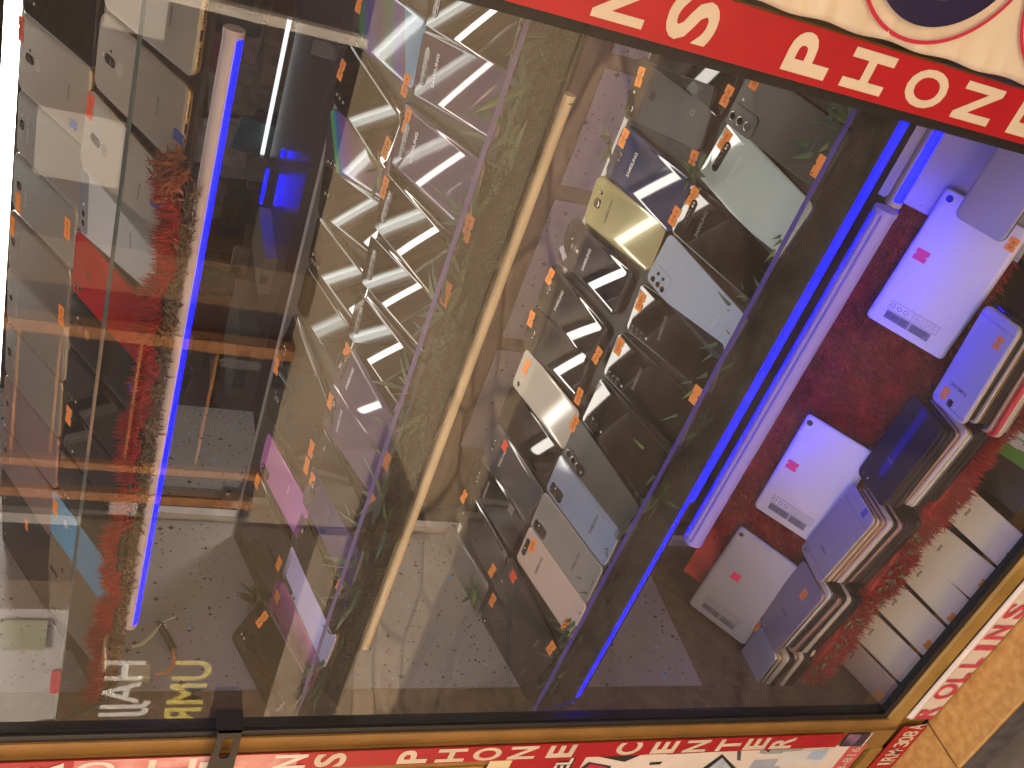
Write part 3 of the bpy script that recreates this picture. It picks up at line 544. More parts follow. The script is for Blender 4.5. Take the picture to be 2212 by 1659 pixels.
# ------------------------------------------------------------------ fur, leaves
def fur(name, spots, m, root=None, ln=0.012, wd=0.0011, lean=(0, -0.3, 0.2), spread=0.8, label=None, seed=1):
    rnd = random.Random(seed); b = MB()
    for p in spots:
        d = Vector((rnd.gauss(0, spread), rnd.gauss(0, spread), rnd.gauss(0, spread))) + Vector(lean); d.normalize(); L_ = ln * rnd.uniform(0.5, 1.25)
        s = d.orthogonal().normalized(); s = Matrix.Rotation(rnd.uniform(0, 6.28), 3, d) @ s; q = Vector(p); mid = q + d * L_ * 0.55 + Vector((0, 0, 0.0)); tip = q + d * L_ + Vector(lean).normalized() * L_ * 0.35
        b.add([q - s * wd, q + s * wd, mid + s * wd * 0.75, mid - s * wd * 0.75, tip], [(0, 1, 2, 3), (3, 2, 4)])
    if root: return wpart(b, name, m, root)
    o = b.build(name, m); return o
rnd = random.Random(3)
# mat on the sloped tablet board
r = empty('fur_mat', PT.at(-0.7, 0)); b = MB(); b.obox(PT.at(XW + 0.05, -0.125, -0.025), EX * (-0.37 - XW - 0.05), PT.s * 0.165, PT.n * 0.004); wpart(b, 'backing', M_fur, r)
sp = []
for i in range(26000):
    x = rnd.uniform(XW + 0.055, -0.362); t = rnd.uniform(-0.128, 0.047)
    if x < -1.02 and t > 0.02 - (-1.02 - x) * 0.6: continue
    sp.append(PT.at(x, t, -0.0215))
fur('pile', sp, M_fur, r, 0.013, 0.0011, PT.n * 0.55 - PT.s * 0.35, 0.55, seed=4); tag(r, 'dark red fur mat on the slope beneath the silver tablets', 'mat')
b = MB(); b.obox(PT.at(-0.369, -0.13, -0.0145), EX * 0.259, PT.s * 0.19, PT.n * 0.003); b.obox(PT.at(-0.369, 0.06, -0.011), EX * 0.259, PT.s * 0.01, PT.n * 0.02); tag(b.build('sloped_board', M_greyboard), 'bare grey sloped board at the nearer end of the fur mat', 'board')
# step on which the stacks stand, fur trimmed edge
Z_ST = -1.172
b = MB(); b.box(XW + 0.03, -0.11, 0.872, 1.10, Z_ST - 0.02, Z_ST); tag(b.build('step_board', M_dark), 'dark board under the stacks of phones', 'board')
r = empty('fur_trim', (-0.7, 0.866, Z_ST)); sp = []
for i in range(17000):
    x = rnd.uniform(XW + 0.02, -0.2); k = rnd.random(); wob = 0.006 * math.sin(x * 37) + 0.004 * math.sin(x * 91)
    sp.append((x, 0.872 - 0.016 * k + rnd.uniform(-0.006, 0.006), Z_ST + 0.004 - 0.034 * k + wob + rnd.uniform(-0.004, 0.004)))
fur('pile', sp, M_fur2, r, 0.013, 0.0010, (0.25, -0.6, -0.1), 0.6, seed=5)
b = MB(); b.box(XW + 0.02, -0.2, 0.862, 0.871, Z_ST - 0.032, Z_ST + 0.002); wpart(b, 'tape', M_fur2, r)
sp = []
b = MB()
for i in range(120):
    x = rnd.uniform(XW + 0.02, -0.75); p = Vector((x, 0.853 + rnd.uniform(-0.004, 0.004), Z_ST - 0.012 + rnd.uniform(-0.016, 0.016))); d = Vector((rnd.uniform(-1, 1), rnd.uniform(-0.5, 0.1), rnd.uniform(-0.5, 0.5))).normalized() * rnd.uniform(0.006, 0.016); s = d.orthogonal().normalized() * 0.0016
    b.add([p, p + d * 0.4 + s, p + d, p + d * 0.4 - s], [(0, 1, 2, 3)])
wpart(b, 'green_snippets', M_leaf2, r); tag(r, 'shaggy red fur trim in front of the stacks of phones', 'trim')
r = empty('fur_trim', (-0.9, 0.845, -0.055)); sp = []
xr = onY(372, 395, 0.85).x
for i in range(11000):
    x = rnd.uniform(XW + 0.012, xr); k = rnd.random(); wob = 0.004 * math.sin(x * 41) + 0.003 * math.sin(x * 113)
    sp.append((x, 0.853 + rnd.uniform(-0.009, 0.006), -0.052 - 0.010 * k + wob))
fur('pile', sp, M_fur, r, 0.013, 0.0009, (0, 0.1, 0.75), 0.55, seed=6)
sp = []
for i in range(2600):
    x = rnd.uniform(XW + 0.012, xr); sp.append((x, 0.846 + rnd.uniform(-0.006, 0.008), -0.068 + rnd.uniform(-0.006, 0.004)))
fur('brown_backing', sp, mat('brown_fluff', (0.16, 0.10, 0.055), 0.8, noise=0.4), r, 0.010, 0.0012, (0.3, -0.1, 0), 0.7, seed=8)
tag(r, 'red fur trim along the front of the top shelf', 'trim')
r = empty('flower_head', (xr + 0.01, 0.845, -0.05)); sp = [(xr + 0.012 + rnd.gauss(0, 0.010), 0.842 + rnd.gauss(0, 0.004), -0.050 + rnd.gauss(0, 0.006)) for i in range(420)]
fur('petals', sp, mat('rust_petals', (0.36, 0.10, 0.03), 0.7, noise=0.4), r, 0.010, 0.0014, (0.1, -0.4, 0.3), 0.8, seed=9); tag(r, 'rust coloured artificial flower at the end of the top fur trim', 'flower')

def leaf(b, p, d, L_, wd, curl, rnd, mi):
    d = d.normalized(); s = d.cross(Vector((rnd.uniform(-0.4, 0.4), -0.5, 0.8))).normalized(); nrm = s.cross(d).normalized(); vs = []; n = 5
    for i in range(n + 1):
        t = i / n; c = p + d * L_ * t + nrm * (-curl * L_ * t * t); wv = wd * math.sin(math.pi * min(1, 0.12 + t * 0.88)) if i < n else 0
        vs += [c - s * wv, c + nrm * wd * 0.25, c + s * wv]
    b.add(vs, [(3 * i, 3 * i + 1, 3 * i + 4, 3 * i + 3) for i in range(n)] + [(3 * i + 1, 3 * i + 2, 3 * i + 5, 3 * i + 4) for i in range(n)], mi)
def garland(name, x0, x1, step, base, out, label, seed, big=1.0, fuzz=6000, up=0.5):
    rnd = random.Random(seed); r = empty(name, ((x0 + x1) / 2, base[0], base[1])); b = MB(); st = MB(); x = x0; prev = None; pts = []
    while x < x1:
        p = Vector((x, base[0] + rnd.uniform(-0.004, 0.014), base[1] + rnd.uniform(0.0, 0.022))); pts.append(p)
        for k in range(rnd.randint(10, 16)):
            a = rnd.uniform(0, 6.28); d = Vector((math.cos(a) * 1.1, rnd.uniform(-0.35, 0.75), rnd.uniform(-0.35, 0.9) * up + 0.25)) + Vector(out) * 0.5
            leaf(b, p, d, rnd.uniform(0.024, 0.058) * big, rnd.uniform(0.0022, 0.0046) * big, rnd.uniform(-0.1, 0.5), rnd, 0 if rnd.random() < 0.75 else 1)
        x += rnd.uniform(0.6, 1.4) * step
    st.path(pts, 0.0013, 5); wpart(st, 'stem', M_leaf, r); wpart(b, 'leaves', [M_leaf, M_leaf2], r)
    g = MB()
    for i in range(fuzz):
        q = Vector((rnd.uniform(x0, x1), base[0] + rnd.gauss(0.004, 0.009), base[1] + abs(rnd.gauss(0.0, 0.010)) - 0.004)); d = Vector((rnd.gauss(0, 1), rnd.gauss(0, 0.6), rnd.gauss(0.2, 0.6))).normalized() * rnd.uniform(0.008, 0.022); s = d.orthogonal().normalized() * 0.0006
        g.add([q - s, q + s, q + d], [(0, 1, 2)])
    wpart(g, 'fine_moss', M_moss, r); tag(r, label, 'artificial plant'); return r
garland('leaf_garland', -1.10, -0.16, 0.030, (0.832, -0.348), (0, 0, 0), 'green plastic leaf garland along the middle shelf front', 21, 1.0, 9000)
garland('leaf_garland', -1.12, -0.16, 0.034, (0.832, -0.692), (0, 0, 0), 'green plastic leaf garland along the lower shelf front', 22, 0.9, 5000)
def sprig(p, n, L_, label, seed, m=0):
    rnd = random.Random(seed); b = MB(); p = Vector(p)
    for k in range(n):
        d = Vector((rnd.gauss(0, 0.8), rnd.gauss(-0.2, 0.6), abs(rnd.gauss(0.4, 0.5)))); leaf(b, p + Vector((rnd.gauss(0, 0.004), rnd.gauss(0, 0.004), 0)), d, L_ * rnd.uniform(0.6, 1.2), 0.0032, rnd.uniform(-0.1, 0.5), rnd, 0 if rnd.random() < 0.8 else 1)
    r = empty('leaf_sprig', p); wpart(b, 'leaves', [M_leaf, M_leaf2], r); tag(r, label, 'artificial plant')
sprig(P2.hit(548, 1290), 34, 0.030, 'bushy grass sprig between the black phones at the far end of the middle shelf', 31)
sprig(P3.hit(1500, 372, 0.004), 9, 0.028, 'leaf sprig poking up between the charcoal phone and the white phone', 32)
sprig(P3.hit(1320, 302, 0.004), 5, 0.024, 'thin leaf blade sticking out behind the blue phone on the lower shelf', 33)
sprig(P3.hit(1026, 1278, 0.004), 14, 0.022, 'small leaf sprig beside the grey phone at the far end of the lower shelf', 34)
sprig(P2.hit(820, 368, 0.006), 5, 0.026, 'curled leaf lying on the middle shelf between its two rows', 35)

# clear tapes
def tape(P, pts, label, h=0.003):
    b = MB(); vs = [onY(u, v, P) for u, v in pts]; nn = len(vs); b.loops([[q for q in vs], [q + Vector((0, 0.0008, 0)) for q in vs]]); o = b.build('clear_tape', G_tape); tag(o, label, 'tape')
tape(1.16, [(677, 86), (740, 98), (724, 132), (672, 117)], 'clear tape patch by the top brown phone of the middle shelf')
tape(1.16, [(476, 772), (562, 783), (560, 802), (476, 792)], 'long clear tape patch hanging behind the blue tube')
# ------------------------------------------------------------------ phones
def gl(name, col, rough=0.04, ior=1.75, **k): return mat(name, col, rough, 0.0, 0.5, ior=ior, **k)
def metalm(name, col, rough=0.34, metal=0.75, **k): return mat(name, col, rough, metal if metal > 0.7 else metal * 0.35, **k)
B_black = gl('black_glass_back', (0.006, 0.006, 0.007), 0.04, 1.5); B_brown = gl('black_brown_glass_back', (0.012, 0.009, 0.007), 0.03, 1.9)
B_mauve = gl('mauve_glass_back', (0.115, 0.085, 0.115), 0.04, 1.6); B_violet = gl('violet_glass_back', (0.05, 0.042, 0.11), 0.05, 1.6)
B_orchid = gl('orchid_glass_back', (0.50, 0.17, 0.50), 0.08, 1.5); B_pink = gl('magenta_glass_back', (0.36, 0.08, 0.24), 0.06, 1.5); B_lav = gl('lavender_white_back', (0.62, 0.60, 0.78), 0.06)
B_pixel = mat('charcoal_matte_back', (0.026, 0.026, 0.026), 0.42); B_s21 = mat('graphite_matte_back', (0.016, 0.017, 0.019), 0.38); B_fold = mat('slate_matte_back', (0.048, 0.056, 0.056), 0.4)
B_blue = gl('steel_blue_back', (0.028, 0.045, 0.13), 0.05, 1.7); B_s9 = gl('midnight_blue_back', (0.012, 0.016, 0.035), 0.03, 1.8); B_s8 = gl('grey_black_back', (0.020, 0.020, 0.023), 0.04, 1.8); B_s8b = gl('blue_grey_back', (0.060, 0.068, 0.090), 0.05, 1.7)
B_gold = metalm('olive_gold_back', (0.44, 0.40, 0.20), 0.16, 0.35, coat=0.7); B_white = gl('pearl_white_back', (0.46, 0.56, 0.54), 0.06); B_a53 = mat('pale_blue_plastic', (0.33, 0.40, 0.53), 0.42)
B_a51b = gl('light_blue_back', (0.25, 0.31, 0.45), 0.14); B_a51g = gl('silver_grey_back', (0.27, 0.265, 0.25), 0.14); B_peach = gl('peach_back', (0.60, 0.46, 0.40), 0.10); B_cream = gl('cream_white_back', (0.55, 0.50, 0.44), 0.12)
B_ltgrey = gl('dusty_grey_back', (0.15, 0.145, 0.14), 0.12, 1.6)
B_hw = metalm('champagne_metal', (0.40, 0.34, 0.26), 0.30, 0.6, rnoise=0.06); B_hw2 = metalm('pale_gold_metal', (0.50, 0.45, 0.36), 0.30, 0.6); B_hwhite = gl('white_silver_back', (0.55, 0.58, 0.56), 0.12, 1.5); B_sgrey = metalm('taupe_metal', (0.25, 0.22, 0.18), 0.36, 0.5)
B_green = metalm('warm_grey_metal', (0.24, 0.235, 0.20), 0.36, 0.5); B_dkgrey = metalm('dark_taupe_metal', (0.13, 0.115, 0.095), 0.34, 0.5); B_rose = metalm('rose_metal', (0.42, 0.27, 0.22), 0.34, 0.55); B_rosed = metalm('dark_rose_metal', (0.26, 0.17, 0.15), 0.36, 0.5)
B_red = gl('red_glass_back', (0.42, 0.012, 0.022), 0.07, 1.6); B_ash = gl('ash_black_back', (0.022, 0.021, 0.021), 0.12, 1.6); B_nero = mat('soft_black_back', (0.014, 0.013, 0.012), 0.42); B_sky = gl('sky_blue_back', (0.13, 0.38, 0.58), 0.15, 1.5); B_bronze = metalm('bronze_back', (0.24, 0.19, 0.115), 0.28, 0.6)
B_vivo = metalm('silver_gold_metal', (0.84, 0.75, 0.57), 0.40, 0.0, rnoise=0.05); B_vrose = metalm('rose_brown_metal', (0.52, 0.39, 0.34), 0.4, 0.0); B_tab = metalm('silver_aluminium', (0.66, 0.64, 0.63), 0.36, 0.45); B_tabg = metalm('grey_aluminium', (0.47, 0.46, 0.47), 0.42, 0.45)
F_black = mat('black_frame', (0.06, 0.056, 0.054), 0.14, 0.8); F_gun = metalm('gunmetal_frame', (0.30, 0.30, 0.31), 0.18, 0.9); F_gold = metalm('gold_frame', (0.70, 0.50, 0.24), 0.24, 0.9); F_silv = metalm('silver_frame', (0.62, 0.62, 0.60), 0.2, 0.9); F_rose = metalm('rose_frame', (0.58, 0.36, 0.29), 0.25, 0.85); F_cop = metalm('copper_frame', (0.42, 0.30, 0.24), 0.22, 0.9); F_cream = mat('cream_frame', (0.62, 0.54, 0.42), 0.3, 0.2); F_blue = metalm('blue_frame', (0.16, 0.22, 0.34), 0.2, 0.9); F_teal = metalm('teal_frame', (0.05, 0.22, 0.27), 0.15, 0.9)
PR1 = prism_back('prism_blue_back', [(0.0, (0.05, 0.05, 0.07)), (0.10, (0.07, 0.065, 0.10)), (0.13, (0.07, 0.26, 0.08)), (0.26, (0.14, 0.12, 0.46)), (0.42, (0.17, 0.14, 0.26)), (0.56, (0.09, 0.26, 0.17)), (0.66, (0.15, 0.13, 0.50)), (0.76, (0.20, 0.16, 0.28)), (0.765, (0.24, 0.55, 0.74)), (1.0, (0.16, 0.42, 0.64))], 62, 6.4, 0.5)
PR2 = prism_back('prism_green_back', [(0.0, (0.06, 0.05, 0.075)), (0.16, (0.07, 0.06, 0.09)), (0.17, (0.08, 0.55, 0.06)), (0.25, (0.06, 0.18, 0.62)), (0.34, (0.20, 0.10, 0.42)), (0.50, (0.20, 0.13, 0.18)), (0.95, (0.18, 0.13, 0.17))], 62, 6.4, 0.5)

MESH = {}
def body_meshes(wd, ln, th, rc, cv, bm, fm):
    k = (round(wd, 4), round(ln, 4), th, rc, cv, bm.name, fm.name)
    if k in MESH: return MESH[k]
    n = 7; zt = th; dz = min(cv * 0.55, th * 0.45)
    def fin(b, nm, m):
        me = bpy.data.meshes.new(nm); me.from_pydata(b.v, [], b.f); me.materials.append(m); me.update(); shade(me, 42); return me
    f = MB(); f.loops([rrect(wd - 2 * i, ln - 2 * i, rc - i, n, z=z) for i, z in ((0.0012, 0), (0.0003, 0.0008), (0, 0.002), (0, th - dz - 0.0006), (0.0003, th - dz))], 0, True, False)
    bk = MB(); R = []
    for j in range(7):
        a = math.pi / 2 * j / 6; R.append(rrect(wd - 2 * (0.0003 + cv * (1 - math.cos(a))), ln - 2 * (0.0003 + min(cv, 0.0016) * (1 - math.cos(a))), max(rc - cv * 0.5 * (1 - math.cos(a)), 0.001), n, z=th - dz + dz * math.sin(a)))
    bk.loops(R, 0, False, True)
    MESH[k] = (fin(f, 'frame', fm), fin(bk, 'back_cover', bm)); return MESH[k]
def sticker_mesh(b, cx, cy, w_, h_, z, ang=0.0, cut=0.15):
    o = Vector((cx, cy, z)); P = [(-.5, -.42), (-.44, -.5), (-.09, -.5), (-.05, -.5 + cut), (.05, -.5 + cut), (.08, -.5), (.5, -.5), (.5, .42), (.42, .5), (.10, .5), (.07, .5 - cut * .8), (-.03, .5 - cut * .8), (-.06, .5), (-.5, .5)]
    M = Matrix.Rotation(rad(ang), 3, 'Z'); R = [[o + M @ Vector((x * w_, y * h_, 0)) + Vector((0, 0, dz)) for x, y in P] for dz in (0, 0.0003)]
    b.loops(R, 0, False, True); return o, M
def make_phone(label, M, wd, ln, kind, stickers=(), group=None, cat='phone', name='mobile_phone', partlabel=None):
    K = KINDS[kind]; th = K.get('th', 0.0080); rc = K.get('r', 0.009); cv = K.get('cv', 0.0015)
    wd = round(wd, 4); ln = round(ln, 4)
    r = empty(name); r.matrix_world = M
    fr, bk = body_meshes(wd, ln, th, rc, cv, K['back'], K['frame']); link('frame', fr, r); link('back_cover', bk, r)
    top = ln / 2; S = 0.001
    for it in K.get('cam', ()):
        t = it[0]; x = it[1] * S if it[1] > -900 else 0; y = top - it[2] * S
        if t == 'bump':
            _, _, _, w_, h_, r_, ht, m, subs = it; b = MB(); slab(b, w_ * S, h_ * S, r_ * S, th - 0.0004, th + ht * S, x, y, 0.0004); cm = b.build('camera_module', m, r, 40)
            for s in subs: lens_part(cm, s, top, th + ht * S)
        elif t in ('lens', 'flash'): lens_part(r, it, top, th)
        elif t == 'pad':
            _, _, _, w_, h_, r_, m, nm = it; b = MB(); slab(b, w_ * S, h_ * S, r_ * S, th - 0.0002, th + 0.0001, x, y, 0.0001); b.build(nm, m, r, 40)
        elif t == 'line': 
            b = MB(); b.box(-wd / 2 + 0.002, wd / 2 - 0.002, y - 0.0003, y + 0.0003, th - 0.0002, th + 0.00015); b.build('antenna_line', it[3], r)
    for tx, x, y, w_, m in K.get('logo', ()):
        b = MB()
        if tx == 'APPLE':
            prof = [(0, .30), (.10, .36), (.24, .36), (.34, .27), (.29, .16), (.29, .02), (.40, -.08), (.33, -.28), (.20, -.44), (.08, -.41), (-.06, -.41), (-.18, -.44), (-.33, -.24), (-.39, .02), (-.33, .24), (-.18, .36), (-.08, .33)]
            o = Vector((x * S, top - y * S, th + 0.0001)); b.add([o + Vector((px * w_ * S, py * w_ * S, 0)) for px, py in prof], [tuple(range(len(prof)))])
            b.add([o + Vector((px * w_ * S, py * w_ * S, 0)) for px, py in ((0.0, .40), (.04, .55), (.17, .62), (.14, .46))], [(0, 1, 2, 3)])
        else: put_text(b, tx, (x * S, top - y * S, th + 0.0001), EX, EY, w_ * S, None, 0.022)
        b.build('logo', m, r)
    if K.get('port'):
        b = MB(); yb = -ln / 2 - 0.0001; b.box(-0.0045, 0.0045, yb, yb + 0.0004, th * 0.35, th * 0.35 + 0.0026)
        for s in (-1, 1):
            for k_ in range(6): xx = s * (0.011 + 0.0028 * k_); b.box(xx - 0.0008, xx + 0.0008, yb, yb + 0.0004, th * 0.35, th * 0.35 + 0.0020)
        b.build('port_row', M_black, r)
    Mi = M.inverted()
    for st in stickers:
        u, v, w_, h_, ang, m, tx = (list(st) + [None] * 7)[:7]
        q = ray(u, v); n = M.to_3x3() @ EZ; q = Mi @ (q * (((M @ Vector((0, 0, th + 0.0004))).dot(n)) / q.dot(n)))
        b = MB(); o, RM = sticker_mesh(b, q.x, q.y, w_ * S, h_ * S, th + 0.0002, ang or 0); sk = b.build('price_sticker', m, r)
        if tx:
            b = MB(); put_text(b, tx, o + Vector((0, 0, 0.00035)), RM @ EX, RM @ EY, w_ * S * 0.66, h_ * S * 0.36, 0.0); b.build('handwriting', M_ink, sk)
    return tag(r, label, cat, group)
LENS = {}
def lens_part(parent, it, top, z):
    t, x, y, rr = it[:4]; k = (t, rr)
    if k not in LENS:
        b = MB(); R = rr * 0.001
        def circ(q, zz): return [Vector((q * math.cos(a), q * math.sin(a), zz)) for a in [2 * math.pi * i / 24 for i in range(24)]]
        if t == 'lens': b.loops([circ(R, -0.0002), circ(R, 0.0005), circ(R * 0.86, 0.0006)], 1, False, False); b.loops([circ(R * 0.86, 0.0006), circ(R * 0.82, 0.0003)], 1, False, False); b.loops([circ(R * 0.82, 0.0003), circ(R * 0.42, 0.0003)], 0, False, True)
        else: b.loops([circ(R, -0.0002), circ(R, 0.0002)], 0, False, True)
        me = bpy.data.meshes.new('lens'); me.from_pydata(b.v, [], b.f)
        for m in ((M_lens, F_gun) if t == 'lens' else (M_flash,)): me.materials.append(m)
        me.polygons.foreach_set('material_index', b.m); me.update(); LENS[k] = me
    link('lens' if t == 'lens' else 'flash', LENS[k], parent, (x * 0.001, top - y * 0.001, z))
def pill(x, y, w_, h_, m, subs, ht=0.7, r_=None): return ('bump', x, y, w_, h_, r_ if r_ else min(w_, h_) / 2 - 0.1, ht, m, subs)
L = lambda x, y, rr=3.0: ('lens', x, y, rr)
FL = lambda x, y, rr=1.6: ('flash', x, y, rr)
SAM = lambda y, m=M_logo, x=0, w_=33: ('SAMSUNG', x, y, w_, m)
M_module = gl('black_camera_glass', (0.012, 0.011, 0.011), 0.06, 1.6); M_mod_b = mat('pale_blue_module', (0.34, 0.41, 0.54), 0.42); M_mod_s21 = mat('graphite_module', (0.02, 0.021, 0.023), 0.3)
h4 = [pill(0, 19, 38, 10.5, M_module, [L(-13, 19), L(-5, 19), L(3.5, 19), FL(11, 19), ('flash', 15, 19, 1.2)])]
c8 = [pill(0, 16, 8, 10, M_module, [L(0, 16, 3.2)], 0.3, 2.5), pill(9, 16, 5, 9, M_module, [FL(9, 16, 1.3)], 0.3, 2), FL(-7.5, 17.5, 1.2)]
